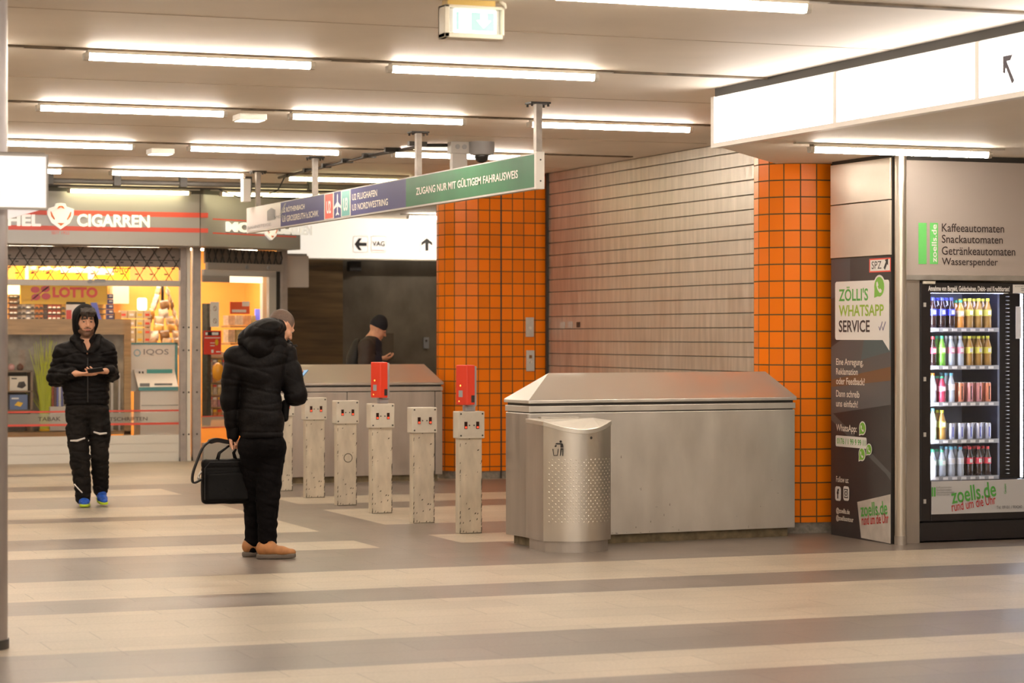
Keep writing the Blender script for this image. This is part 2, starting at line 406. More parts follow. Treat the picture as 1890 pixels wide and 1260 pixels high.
# rows behind the photographer's position keep the hall lit
for y in (8.2, 4.5, .8, -2.9):
    for i, x in enumerate((-3.4, -.7, 2.0, 4.7, 7.4)):
        dup(PROTO, (x, y, CEIL), 'tube light %s from the left in the row %.0f metres off' % (NUM[i], abs(y)))
for i, y in enumerate((11.9, 15.62, 19.3, 23.0)):
    for j, x in enumerate((-5.0, -2.6)):
        dup(PROTO, (x, y, CEIL), 'tube light over the far left of the hall, %s in line with row %s' % (NUM[j], NUM[i]))
dup(PROTO, (9.25, 15.85, SOF), 'tube light under the soffit above the vending machine')
dup(PROTO, (9.25, 12.1, SOF), 'tube light under the soffit nearer the front')
YP_ = lamp_proto(1.56, 'tube_y'); YP_['group'] = 'yellowish tubes by the kiosk'
YP_.location = (6.36, 29.9, 3.50); YP_['label'] = 'yellowish tube light above the left half of the kiosk fascia'
dup(YP_, (8.30, 29.9, 3.50), 'yellowish tube light above the right half of the kiosk fascia')
dup(YP_, (8.36, 27.0, CEIL), 'yellowish tube light seen above the middle of the hanging sign')
dup(PROTO, (12.6, 35.2, CEIL), 'short glimpse of a tube light above the white overhead band', group='ceiling tube lights')
# the dark rails the kiosk lamps hang from
tag(obj('lamp_rail', MB().box(4.6, 9.2, 29.86, 29.94, CEIL-.018, CEIL), 'dark'), 'dark mounting rail of the yellowish tubes over the kiosk', 'rail')

# square emergency lamps between the tubes
def square(u, v, label, first=[None]):
    p = GZ(u, v, CEIL-.02)
    if first[0] is None:
        t = thing('emergency_lamp', (0, 0, 0), label, 'light', 'small square emergency lamps')
        obj('housing', MB().box(-.12, .12, -.12, .12, -.05, 0), 'white', t, bevel=.006)
        obj('diffuser', MB().box(-.105, .105, -.105, .105, -.056, -.049), glow('emergency_glow', (1, .95, .85), 3.0), t)
        first[0] = t; t.location = (p.x, p.y, CEIL)
    else: dup(first[0], (p.x, p.y, CEIL), label)
square(461, 216, 'small square lamp between two tubes of the third ceiling row')
square(296, 279, 'small square lamp between two tubes of the fourth ceiling row')

# ---------------------------------------------------------------- big lightbox along the soffit
t = thing('lightbox_sign', (8.0, 13, SOF), 'long glowing white lightbox sign with dark arrow under the ceiling at right', 'sign')
M['lightbox'] = glow('lightbox_white', (1, .96, .92), 6.5)
lb = MB(); seams = [16.43, 14.54, 12.74, 10.9, 9.05]
for a, b in zip(seams, seams[1:]): lb.box(7.965, 7.99, b+.03, a-.03, SOF+.02, 3.445)
obj('light_panel', lb, 'lightbox', t)
fr = MB(); fr.box(7.96, 8.03, 9, 16.46, SOF-.012, SOF+.022); fr.box(7.975, 8.03, 9, 16.46, 3.44, 3.455)
fr.box(7.962, 8.03, 16.42, 16.475, SOF-.01, 3.455)
for y in seams[1:-1]: fr.box(7.968, 7.99, y-.032, y+.032, SOF+.02, 3.445)
obj('upper_gap_shade', MB().box(7.99, 8.03, 9, 16.46, 3.456, CEIL-.001), 'dark', t)  # dark strip over the lightbox, the gap's shade put into its colour
obj('frame', fr, mat('lightbox_frame', (.85, .8, .75), .4), t)
o = Vector((7.963, 12.44, 3.17)); R = -YP
ar = MB()
ar.poly([(0, .06), (0, .16), (.11, .16), (.085, .125), (.045, .125), (.13, .0), (.10, -.02), (.035, .085), (.03, .05)], o, R, ZP, 0, .003)
obj('arrow', ar, mat('arrow_print', (.06, .045, .07), .5), t)

# ================================================================= hanging station sign
SX = 7.1; SZ0, SZ1 = 2.835, 3.105
def sy(u, v=400): return GX(u, v, SX).y
t = thing('hanging_sign', (SX, 22.4, SZ0), 'long hanging sign with green and blue panels on metal posts over the bollards', 'sign')
M['sign_green'] = mat('sign_green', (.022, .165, .06), .45, var=(1.5, .3), spec=.12)
M['sign_blue'] = mat('sign_blue', (.08, .08, .21), .5, spec=.12)
M['sign_white'] = mat('sign_white', (.62, .60, .60), .25)
M['sign_text'] = mat('sign_letters', (.80, .74, .66), .4)
M['teal'] = mat('teal_print', (.08, .36, .34), .35)
yE, yG, yB, yW = 17.93, sy(750), sy(518.6), 26.95
mb = MB(); mb.box(SX+.002, SX+.06, yE, yW, SZ0+.004, SZ1-.004); mb.box(SX-.002, SX+.062, yE, yW, SZ0-.012, SZ0+.004); mb.box(SX-.002, SX+.062, yE, yW, SZ1-.004, SZ1+.006)
obj('casing', mb, 'lgrey', t)
obj('end_cap', MB().box(SX-.006, SX+.066, yE-.05, yE, SZ0-.015, SZ1+.015), 'white', t, bevel=.004)
for z in (SZ0+.05, SZ1-.05): obj('screw', MB().tube([(SX+.03, yE-.05, z), (SX+.03, yE-.054, z)], .007, 8), 'dark', t)
def face(nm, a, b, m): return obj(nm, MB().box(SX-.004, SX+.004, min(a, b), max(a, b), SZ0+.004, SZ1-.004), m, t)
face('green_panel', yE, yG, 'sign_green'); face('blue_panel', yG, yB, 'sign_blue'); face('white_panel', yB, yW, 'sign_white')
LR = -YP
def sgn(u0, u1, z0, z1, body, mb, m=0, bold=.01):
    a, b = sy(u0), sy(u1); mb.text(body, (SX-.004, a, z0), LR, ZP, a-b, z1-z0, m, bold, .002)
H_ = SZ1-SZ0
mb = MB(); sgn(769, 957, SZ0+H_*.36, SZ0+H_*.66, 'ZUGANG NUR MIT G\u00dcLTIGEM FAHRAUSWEIS', mb, 0, .016); obj('lettering', mb, 'sign_text', t)
mb = MB(); sgn(651, 697, SZ0+H_*.56, SZ0+H_*.80, 'U2 FLUGHAFEN', mb, 0, .016); obj('lettering', mb, 'sign_text', t)
mb = MB(); sgn(651, 717, SZ0+H_*.18, SZ0+H_*.42, 'U3 NORDWESTRING', mb, 0, .016); obj('lettering', mb, 'sign_text', t)
mb = MB(); sgn(522, 563, SZ0+H_*.56, SZ0+H_*.80, 'U2 R\u00d6THENBACH', mb, 0, .016); obj('lettering', mb, 'sign_text', t)
mb = MB(); sgn(522, 589, SZ0+H_*.18, SZ0+H_*.42, 'U3 GROSSREUTH b.SCHW.', mb, 0, .016); obj('lettering', mb, 'sign_text', t)
for u0, u1, m, tx in ((601, 615.5, 'redpaint', 'U2'), (632, 646.5, 'teal', 'U3')):
    a, b = sy(u0), sy(u1)
    bx = obj('line_badge', MB().box(SX-.008, SX-.003, b, a, SZ0+.01, SZ1-.01).box(SX-.0065, SX-.003, b-.03, a+.03, SZ0+.004, SZ1-.004, 1), [m, 'sign_text'], t)
    obj('line_number', MB().text(tx, (SX-.008, a-.06, SZ0+.06), LR, ZP, a-b-.12, .13, 0, .03, .002), 'whiteprint', bx)
a, b = sy(616.5), sy(631.5); W_ = a-b
P = [(.5, 1), (.56, .9), (.56, .62), (1, .38), (1, .3), (.56, .42), (.55, .18), (.7, .08), (.7, .02), (.5, .08), (.3, .02), (.3, .08), (.45, .18), (.44, .42), (0, .3), (0, .38), (.44, .62), (.44, .9)]
obj('plane_symbol', MB().poly([(x*W_, y*H_*.86) for x, y in P], (SX-.004, a, SZ0+.02), LR, ZP, 0, .003), 'whiteprint', t)
mb = MB()
a = sy(494); mb.poly([(0, 0), (.34, 0), (.34, .11), (.17, .14), (0, .11)], (SX-.004, a, SZ0+.09), LR, ZP, 0, .003)
a = sy(506); mb.text('VGN', (SX-.004, a, SZ0+.1), LR, ZP, .5, .03, 0, .02, .003); mb.poly([(.25, .04), (.33, .04), (.52, .15), (.46, .15)], (SX-.004, a, SZ0+.1), LR, ZP, 0, .003)
a = sy(458.5); mb.text('BAHNSTEIGE', (SX-.004, a, SZ0+.03), LR, ZP, 1.0, .035, 0, 0, .003)
obj('operator_marks', mb, 'greyprint', t)
for y in (17.95, 20.93, 24.29, 26.6):
    p = MB().box(SX+.01, SX+.06, y-.03, y+.03, SZ1, CEIL-.01)
    po = obj('hanger_post', p, 'galv', t)
    obj('flange', MB().box(SX-.05, SX+.12, y-.07, y+.07, CEIL-.014, CEIL), 'dark', po)
    for dx, dy in ((-.035, .05), (.105, .05), (-.035, -.05), (.105, -.05)): obj('bolt', MB().cyl((SX+dx, y+dy), .01, CEIL-.035, CEIL-.01, 6), 'dark', po)

# junction box, cable duct and dome camera hanging behind the sign
q = GZ(847, 262, CEIL); t = thing('junction_box', (q.x, q.y, 3.1), 'grey junction box with cable duct fixed to the ceiling behind the sign', 'box')
obj('box_body', MB().box(q.x-.1, q.x+.1, q.y-.06, q.y+.06, CEIL-.115, CEIL), 'lgrey', t, bevel=.006)
for dx in (-.035, .035): obj('knockout', MB().tube([(q.x+dx, q.y-.06, CEIL-.05), (q.x+dx, q.y-.066, CEIL-.05)], .024, 14), 'grey', t)
obj('cable_duct', MB().box(q.x-.075, q.x+.075, q.y-.03, q.y+.05, 3.0, CEIL-.11), 'lgrey', t)
q = GZ(889, 262, CEIL); t = thing('dome_camera', (q.x, q.y, CEIL-.3), 'grey dome surveillance camera on the ceiling beside the junction box', 'camera')
obj('housing', MB().lathe([(.125, 0), (.125, -.10), (.11, -.125), (.06, -.13)], (q.x, q.y, CEIL), 24), 'grey', t, smooth=.6)
obj('dome', MB().ball((q.x, q.y, CEIL-.135), .07, 20, 10), mat('dome_glass', (.02, .02, .02), .06), t, smooth=True)
pts = [GZ(u, v, 3.49) for u, v in ((832, 268), (772, 268), (766, 272))]
e = [Vector((p.x, p.y, 3.49)) for p in pts] + [Vector((7.5, 23.5, 3.49)), Vector((7.55, 27.2, 3.49))]
c = thing('cable_conduit', tuple(e[2]), 'black cable conduit along the ceiling from the junction box towards the kiosk', 'cable')
obj('conduit', MB().tube(e, .016, 8), 'black', c, smooth=True)
for k in range(7):
    y = 22.0+k*.8; obj('clip', MB().box(7.40+k*.02, 7.58, y-.03, y+.03, 3.475, CEIL-.001), 'dark', c)
t = thing('pipe_run', (6, 27.6, 3.38), 'grey pipe with clamps running across the ceiling before the kiosk', 'pipe')
obj('pipe', MB().tube([(4.2, 27.6, 3.42), (9.15, 27.6, 3.42)], .03, 10), 'pipe', t, smooth=True)
for k in range(6): obj('clamp', MB().box(4.9+k*.78, 4.98+k*.78, 27.55, 27.65, 3.38, CEIL), 'dark', t)
q = GZ(505, 333, 3.42)
cb = [(7.62, 27.2, 3.5)]+[(6.9+.12*i, 27.5, 3.36-.10*math.sin(PI*i/6)) for i in range(6, -1, -1)]
tag(obj('loose_cable', MB().tube(cb, .008, 6), 'black', smooth=True), 'thin loose black cable sagging under the ceiling pipe', 'cable')
# small loudspeaker column on the fourth hanger
p = GX(454, 352, SX)
t = thing('column_speaker', (SX, 26.75, 3.13), 'slim white box loudspeaker by the far hanger of the sign', 'loudspeaker')
obj('speaker_case', MB().box(6.97, 7.06, 26.62, 26.74, 3.17, 3.43), 'white', t, bevel=.006)
obj('bracket', MB().box(7.02, 7.1, 26.74, 26.80, 3.25, 3.35), 'dark', t)

# ---------------------------------------------------------------- escape-route light at the top
t = thing('escape_light', (4.61, 12.6, 3.3), 'lit escape route sign box with green panel hanging from the ceiling', 'sign')
M['exit_case'] = mat('exit_case', (.80, .74, .62), .45)
x0, x1, z0, z1, y0, y1 = 4.44, 4.795, 3.305, 3.487, 12.57, 12.68
mb = MB()
for a in ((x0, x1, z0, z0+.028), (x0, x1, z1-.016, z1), (x0, x0+.03, z0, z1), (x1-.014, x1, z0, z1)): mb.box(a[0], a[1], y0, y1, a[2], a[3])
mb.box(x0, x1, y1-.02, y1, z0, z1)
obj('case', mb, 'exit_case', t, bevel=.004)
obj('recess', MB().box(x0+.03, x1-.014, y0+.03, y1-.02, z0+.03, z1-.018), 'lgrey', t)
o = Vector((x0+.062, y0+.03, z0+.03))
bo = obj('lit_panel', MB().box(o.x, o.x+.25, y0+.02, y0+.028, o.z, o.z+.13), glow('exit_white', (.95, 1, .96), 3.2), t)
g = MB(); o.y = y0+.02
R, U = XP, ZP
g.rrect(.012, .014, .238, .116, .004, o, R, U, 0, .002)
obj('green_field', g, glow('exit_green', (.25, .85, .38), 1.25), bo)
g = MB()
g.poly([(.028, .014), (.10, .014), (.10, .116), (.028, .116)], o, R, U, 0, .004)
g.poly([(.175, .03), (.218, .072), (.196, .072), (.196, .108), (.156, .108), (.156, .072), (.134, .072)], o, R, U, 0, .004)
obj('door_and_arrow', g, glow('exit_pict', (.95, 1, .96), 2.6), bo)
obj('mount', MB().box(x0+.02, x1-.05, y0+.01, y1-.01, z1, CEIL), mat('yellowed_plastic', (.62, .42, .10), .5), t)
obj('cable_gland', MB().tube([(x1-.03, y0+.02, CEIL), (x1+.0, y0+.0, z1+.012), (x1+.005, y0+.01, z1-.005)], .012, 8), 'exit_case', t, smooth=True)

# ================================================================= bollards with ticket readers
M['bollard'] = mat('scuffed_cream_paint', (.60, .53, .42), .5, var=(12, .22), stretch=(1, 1, .35), rvar=.1)
M['scuff'] = mat('black_scuffs', (.06, .05, .035), .8)
M['led_window'] = mat('dark_display', (.03, .008, .005), .25)
M['led_red'] = glow('led_red', (1, .10, .04), .45)
def bollard_proto():
    t = thing('ticket_bollard', (0, 0, 0), '-', 'bollard', 'ticket bollards in a row')
    obj('post', MB().box(-.098, .098, -.055, .055, 0, .80), 'bollard', t, bevel=.005)
    hd = obj('head', MB().box(-.115, .115, -.075, .07, .79, 1.015), 'cream', t, bevel=.007)
    for x in (-.095, .095):
        for z in (.815, .995): obj('screw', MB().tube([(x, -.074, z), (x, -.079, z)], .0075, 8), 'dark', hd)
    for s in (-1, 1):
        w_ = obj('display_window', MB().box(s*.052-.013, s*.052+.013, -.079, -.07, .87, .93), 'led_window', hd)
        obj('red_arrow', MB().box(s*.052-.009, s*.052+.009, -.082, -.078, .875, .892), 'led_red', hd)
        obj('sensor', MB().tube([(s*.02, -.074, .9), (s*.02, -.079, .9)], .006, 8), 'dark', hd)
    rs = random.Random(3); s_ = MB()
    for k in range(58):
        e = rs.random(); z = .8*rs.random()**2.2+.005; x = rs.choice((-1, 1))*.094 if e < .62 else rs.uniform(-.09, .09)
        w2, h2 = (rs.uniform(.002, .006), rs.uniform(.008, .04)) if e < .62 else (rs.uniform(.003, .010), rs.uniform(.004, .02))
        x = max(-.095, min(.095, x))
        s_.poly([(-w2, 0), (w2*.3, h2*.2), (w2, h2), (-w2*.4, h2*.8)], (x, -.0555, z), XP, ZP, 0, .0008)
    s_.poly([(-.098, 0), (.098, 0), (.098, .006), (-.098, .004)], (0, -.0555, 0.001), XP, ZP, 0, .001)
    obj('stain_pattern', s_, 'scuff', t)['kind'] = 'stuff'
    return t
B0 = bollard_proto()
BY = [18.80, 19.98, 21.22, 22.32, 23.48, 24.62]
BL = ['nearest ticket bollard, left of the steel barrier, carrying a red validator', 'second ticket bollard from the front, plain top between two red validators',
      'third ticket bollard from the front, carrying the farther red validator', 'fourth ticket bollard from the front with a curved scratch on its post',
      'fifth ticket bollard from the front, beside the seam of the far counter', 'sixth ticket bollard, farthest, half hidden behind the man in black']
BX = [6.852, 6.845, 6.862, 6.862, 6.885, 6.87]
for i in range(6):
    if i == 0: B0.location = (BX[0], BY[0], 0); B0['label'] = BL[0]
    else: dup(B0, (BX[i], BY[i], 0), BL[i])
tag(obj('scratch_mark', MB().disc((0, 0), (.045, .03), (BX[3]+.01, BY[3]-.056, .46), XP, ZP, 0, .001, 18, .038), 'scuff'), 'curved black scratch on the post of the fourth bollard', 'scratch')
y_ = BY[5]; tag(obj('yellow_sticker', MB().disc((0, 0), (.022, .035), (BX[5]+.02, y_-.076, .92), XP, ZP, 0, .002, 14), mat('yellow_print', (.7, .6, .05), .4)), 'yellow sticker on the head of the farthest bollard', 'sticker')
def validator(x, y, label):
    z = 1.015
    t = thing('ticket_validator', (x, y, z), label, 'ticket validator', 'red ticket validators')
    mb = MB(); mb.box(x-.035, x+.055, y-.02, y+.06, z, z+.05); mb.box(x-.015, x+.062, y-.03, y+.07, z+.04, z+.375)
    obj('grey_housing', mb, 'grey', t, bevel=.008)
    b = obj('red_cover', MB().prism([(x-.115, y-.01, z+.055), (x-.058, y-.115, z+.055), (x+.02, y-.10, z+.055), (x+.02, y+.03, z+.055), (x-.09, y+.05, z+.055)], (0, 0, .33)), 'red', t, bevel=.008)
    # narrow face with lamp and little screen
    p0, p1 = Vector((x-.115, y-.01, z)), Vector((x-.058, y-.115, z)); R = (p1-p0).normalized()
    obj('signal_lamp', MB().disc((.05, .215), .008, p0, R, ZP, 0, .002, 10).disc((.035, .085), .006, p0, R, ZP, 0, .002, 10), glow('lamp_amber', (1, .55, .1), 1.5), b)
    obj('ticket_slot', MB().rrect(.03, .12, .075, .175, .004, p0, R, ZP, 0, .002), 'grey', b)
    p0 = Vector((x-.058, y-.115, z)); R = Vector((.078, .015, 0)).normalized()
    obj('notice_sticker', MB().rrect(.042, .075, .074, .135, .003, p0, R, ZP, 0, .002), 'blackprint', b)
    return t
validator(BX[0]+.0, BY[0], 'red ticket validator on top of the nearest bollard')
validator(BX[2]+.02, BY[2], 'red ticket validator on top of the third bollard from the front')

# ================================================================= steel barrier boxes with pitched lids
def barrier(name, label, x0, x1, y0, y1, gap, steel, dents, panels, zt=1.04):
    t = thing(name, ((x0+x1)/2, (y0+y1)/2, 0), label, 'barrier')
    obj('plinth', MB().box(x0+.05, x1-.04, y0+.05, y1-.05, 0, gap+.02), 'grime', t)
    zb = gap
    obj('body', MB().box(x0, x1, y0, y1, zb, zt), steel, t, bevel=.004)
    obj('band', MB().box(x0-.004, x1+.004, y0-.004, y1+.004, zt+.008, zt+.056), steel, t, bevel=.004)
    obj('shadow_gap', MB().box(x0+.012, x1-.012, y0+.012, y1-.012, zt-.002, zt+.10), 'dark', t)
    obj('lid_rim', MB().box(x0-.012, x1+.012, y0-.012, y1+.012, zt+.076, zt+.104), steel, t, bevel=.006)
    # pitched lid, subdivided and dented
    z0, z1 = zt+.104, zt+.104+.205; ym = (y0+y1)/2; lx, rx = x0+.27, x1-.15
    mb = MB(); n, k = 40, 10; rs = random.Random(5)
    ds = [(rs.uniform(x0, x1), rs.uniform(.1, .9), rs.uniform(.12, .3), rs.uniform(-1, .6)*dents) for _ in range(26)]
    for side in (0, 1):
        base = len(mb.v); yb = y0-.01 if side == 0 else y1+.01
        for j in range(k+1):
            f = j/k; xa = (x0-.01)*(1-f)+lx*f; xb = (x1+.01)*(1-f)+rx*f
            for i in range(n+1):
                x = xa+(xb-xa)*i/n; d = 0
                if 0 < i < n and 0 < j < k:
                    for dx, df, r, a in ds: d += a*math.exp(-((x-dx)/r)**2-((f-df)/.35)**2)
                    for xx in (x0+.62, x0+1.0, x0+1.42, x0+1.75): d -= dents*.9*math.exp(-((x-xx-.05*f)/.035)**2)
                mb.v.append((x, yb+(ym-yb)*f, z0+(z1-z0)*f+d))
        for j in range(k):
            for i in range(n):
                a = base+j*(n+1)+i; q = (a, a+1, a+n+2, a+n+1)
                mb.f.append(q if side == 0 else q[::-1]); mb.m.append(0)
    b = len(mb.v); mb.v += [(x0-.01, y0-.01, z0), (x0-.01, y1+.01, z0), (lx, ym, z1), (x1+.01, y0-.01, z0), (x1+.01, y1+.01, z0), (rx, ym, z1)]
    mb.f += [(b+1, b, b+2), (b+3, b+4, b+5)]; mb.m += [0, 0]
    obj('lid', mb, 'lid_steel', t, smooth=.5)
    for x in panels: obj('panel_seam', MB().box(x-.004, x+.004, y0-.003, y0+.01, zb, zt), 'dark', t)
    return t
M['lid_steel'] = mat('polished_lid_steel', (.86, .83, .78), .33, .85, bump=(3, .05))
t = barrier('steel_barrier', 'brushed steel barrier box with pitched lid behind the litter bin', 6.825, 9.235, 17.36, 17.80, .072, 'steel', .006, [])
BR = t
obj('side_panel', MB().box(6.817, 6.829, 17.38, 17.78, .08, 1.035), 'steel_dull', t, bevel=.002)
s_ = MB(); rs = random.Random(11)
for k in range(34):
    x = 7.4+1.75*rs.random()**1.6; z = .08+.6*rs.random()**3.5
    w2, h2 = rs.uniform(.0008, .0025), rs.uniform(.005, .026)
    if rs.random() < .3: w2, h2 = h2*.5, w2*1.2
    s_.poly([(-w2, 0), (w2, h2*.1), (w2*.5, h2), (-w2*.6, h2*.9)], (x, 17.358, z), XP, ZP, 0, .002)
obj('stain_pattern', s_, 'scuff', t)['kind'] = 'stuff'
t.rotation_euler.z = math.radians(4); t.location += Vector((-.012, .085, 0))
barrier('steel_barrier', 'far steel counter box with pitched lid behind the row of bollards', 7.1, 9.05, 25.7, 26.12, .07, 'steel_dull', .004, [7.92, 8.96], 1.01)

# ================================================================= litter bin
M['binsteel'] = mat('bin_steel', (.70, .65, .58), .33, .95, var=(3, .06), stretch=(3, 3, .6), rvar=.03)
bx0, bx1, by0, by1 = 6.770, 7.328, 16.92, 17.28
t = thing('litter_bin', ((bx0+bx1)/2, 17.1, 0), 'brushed steel litter bin with bulging studded front and slanted lid', 'litter bin')
def front(n=28, inset=0., bulge=.145):
    P = []
    for i in range(n+1):
        f = i/n; P.append((bx0+inset+(bx1-bx0-2*inset)*f, by0+inset*.6-(bulge-inset*.3)*math.sin(PI*f)**.9*1.0))
    return P
F = front()
def lidz(y): return 1.004-(by1-y)*.025-max(0, 16.915-y)*.40
mb = MB(); n = len(F)
b = len(mb.v)
for x, y in F: mb.v += [(x, y, .085), (x, y, lidz(y)-.03)]
for i in range(n-1): mb.f.append((b+2*i, b+2*i+2, b+2*i+3, b+2*i+1)); mb.m.append(0)
for r in range(22):                       # raised studs, staggered
    z = .232+r*.0225
    for cidx in range(13):
        f = .06+(cidx+(.5 if r % 2 else 0))*.072
        if f > .97: continue
        i = f*(n-1); k = min(int(i), n-2); fx = F[k][0]+(F[k+1][0]-F[k][0])*(i-k); fy = F[k][1]+(F[k+1][1]-F[k][1])*(i-k)
        tx, ty = F[k+1][0]-F[k][0], F[k+1][1]-F[k][1]; l = math.hypot(tx, ty); nx, ny = ty/l, -tx/l; tx /= l; ty /= l
        bb = len(mb.v); mb.v.append((fx+nx*.005, fy+ny*.005, z))
        for a in range(6): mb.v.append((fx+tx*.006*math.cos(a*PI/3), fy+ty*.006*math.cos(a*PI/3), z+.006*math.sin(a*PI/3)))
        for a in range(6): mb.f.append((bb, bb+1+a, bb+1+(a+1) % 6)); mb.m.append(0)
obj('front_panel', mb, 'binsteel', t, smooth=.9)
mb = MB()
mb.quad((bx0, by1, .085), (bx0, by0, .085), (bx0, by0, lidz(by0)-.03), (bx0, by1, lidz(by1)-.03))
mb.quad((bx1, by0, .085), (bx1, by1, .085), (bx1, by1, lidz(by1)-.03), (bx1, by0, lidz(by0)-.03))
mb.quad((bx0, by1, .085), (bx0, by1, .97), (bx1, by1, .97), (bx1, by1, .085))
obj('side_panel', mb, 'steel_dull', t)
ring = [(x-.004 if i == 0 else x+.004 if i == n-1 else x, y-.006) for i, (x, y) in enumerate(F)]+[(bx1+.004, by1), (bx0-.004, by1)]
obj('lid', MB().rings([[(x, y, lidz(y)-.032) for x, y in ring], [(x, y, lidz(y)) for x, y in ring]]), mat('lid_plate', (.74, .70, .63), .35, .75), t, bevel=.002)
obj('lid_ridge', MB().box(bx0+.1, bx0+.42, by1-.06, by1-.005, .98, 1.016), 'binsteel', t)
fb = front(20, .02, .14); ring = fb+[(bx1-.02, by1-.02), (bx0+.02, by1-.02)]
obj('foot', MB().rings([[(x, y, 0) for x, y in ring], [(x, y, .09) for x, y in ring]]), 'steel_dull', t)
def on_front(f, z):
    i = f*(n-1); k = min(int(i), n-2); p = Vector((F[k][0]+(F[k+1][0]-F[k][0])*(i-k), F[k][1]+(F[k+1][1]-F[k][1])*(i-k), z))
    R = Vector((F[k+1][0]-F[k][0], F[k+1][1]-F[k][1], 0)).normalized(); return p, R
p, R = on_front(.60, .87)
obj('keyhole', MB().disc((0, 0), .011, p, R, ZP, 0, .003, 14), 'dark', t)
p, R = on_front(.10, .735); pm = MB(); S_ = .105/100
def pp(pts): pm.poly([(x*S_, y*S_) for x, y in pts], p, R, ZP, 0, .004)
pp([(0, 50), (5, 50), (11, 5), (35, 5), (41, 50), (46, 50), (38, 0), (8, 0)])          # basket
pp([(56, 0), (62, 0), (70, 45), (74, 45), (74, 0), (80, 0), (82, 55), (60, 55)])       # legs
pp([(60, 60), (82, 60), (80, 82), (72, 92), (30, 92), (22, 86), (24, 82), (60, 82)])   # torso, arm
pm.disc((62*S_, 103*S_), 9*S_, p, R, ZP, 0, .004, 14)
pm.poly([(x*S_, y*S_) for x, y in [(14, 68), (24, 62), (34, 72), (26, 80)]], p, R, ZP, 0, .004)
obj('litter_pictogram', pm, 'blackprint', t)

# ================================================================= near column at the left edge with its lightbox
t = thing('metal_column', (1.95, 12.75, 0), 'round grey metal column at the left edge', 'column')
obj('shaft', MB().cyl((1.93, 12.80), .14, .02, CEIL, 40), mat('column_metal', (.40, .36, .34), .38, .8, var=(4, .15)), t, smooth=.8)
obj('base_ring', MB().cyl((1.93, 12.80), .148, 0, .05, 40), 'dark', t, smooth=.8)
obj('ceiling_collar', MB().cyl((1.93, 12.80), .16, CEIL-.03, CEIL, 40), 'dark', t, smooth=.8)
q = GZ(88, 386, 2.31)
t = thing('column_lightbox', (2.0, 13.3, 2.31), 'softly lit white lightbox on the column at the left edge', 'sign')
obj('light_body', MB().box(1.62, 2.247, 12.63, 14.1, 2.315, 2.585), glow('column_box_glow', (1, .93, .9), .72), t)
fr = MB()
for z in (2.305, 2.585): fr.box(1.615, 2.254, 12.62, 12.66, z, z+.012)
fr.box(2.244, 2.254, 12.622, 12.66, 2.31, 2.59)
obj('rim', fr, 'lgrey', t)
obj('top_tray', MB().box(1.63, 2.24, 12.64, 14.05, 2.59, 2.606), mat('dusty_top', (.4, .36, .33), .8), t)

# ================================================================= poster wall, corner post
PX = 9.6; PA, PB = 17.575, 16.60          # the wall runs along y at x = 9.6
M['wallsteel'] = mat('wall_steel', (.74, .66, .57), .34, .6, var=(2, .12), bump=(1.6, .12), rvar=.06)
struct('wall_poster_side', MB().box(PX+.004, PX+.06, PB, PA, 0, SOF), 'dark')
struct('wall_bay_back', MB().box(9.85, 13.5, 17.62, 17.7, 0, SOF), 'plaster')
struct('wall_bay_right', MB().box(12.2, 12.3, 9, 17.6, 0, SOF), 'plaster')
tag(obj('steel_wall_panel', MB().box(PX-.012, PX+.006, PB, PA, 2.722, 3.05), 'wallsteel', bevel=.003), 'upper brushed steel panel above the dark poster, with a buckled reflection', 'panel', 'steel panels above the poster')
tag(obj('steel_wall_panel', MB().box(PX-.012, PX+.006, PB, PA, 2.283, 2.714), 'wallsteel', bevel=.003), 'lower brushed steel panel directly above the dark poster', 'panel', 'steel panels above the poster')
t = thing('corner_post', (9.655, 16.53, 0), 'vertical satin metal corner post between poster and vending machine', 'post')
obj('post_shaft', MB().cyl((9.645, 16.535), .046, 0, 3.055, 24), mat('post_metal', (.66, .60, .52), .28, .9), t, smooth=.8)
obj('post_foot', MB().cyl((9.645, 16.535), .049, 0, .07, 24), 'steel_dull', t, smooth=.8)
obj('cover_strip', MB().box(9.675, 9.70, 16.545, 16.6, 0, 3.05), 'steel_dull', t)

t = thing('poster', (PX, 17.1, 0), 'tall dark service poster with white speech bubble on the narrow wall', 'poster')
LR = -YP; PO = lambda u, v: GX(u, v, PX-.004)
def pquad(mb, u0, u1, vt, vb, m=0, off=.002):
    a = PO(u0, vb); b = PO(u0, vt); w = a.y-PO(u1, vb).y
    return mb.poly([(0, 0), (w, 0), (w, b.z-a.z), (0, b.z-a.z)], a, LR, ZP, m, off)
def ptext(mb, body, u0, u1, vt, vb, m=0, bold=0., off=.004):
    a = PO(u0, vb); mb.text(body, a, LR, ZP, a.y-PO(u1, vb).y, PO(u0, vt).z-a.z, m, bold, off)
obj('sheet', MB().box(PX-.004, PX+.003, PB, PA, 0.0, 2.275), mat('poster_night', (.05, .043, .045), .3, var=(1.2, .35)), t)
mb = MB(); W = PA-PB
mb.poly([(0, 1.0), (W, 1.1), (W, 1.9), (0, 1.55)], (PX-.004, PA, 0), LR, ZP, 0, .0008)
mb.poly([(0, 1.28), (W, 1.40), (W, 1.29), (0, 1.22)], (PX-.004, PA, 0), LR, ZP, 1, .0014)
mb.poly([(.5, 1.45), (W, 1.52), (W, 1.80), (.55, 1.62)], (PX-.004, PA, 0), LR, ZP, 2, .0012)
mb.poly([(0, 1.95), (.32, 2.0), (.32, 2.275), (0, 2.275)], (PX-.004, PA, 0), LR, ZP, 3, .0008)
mb.poly([(0, .95), (.9, .55), (W, .5), (W, .56), (0, 1.02)], (PX-.004, PA, 0), LR, ZP, 0, .0010)
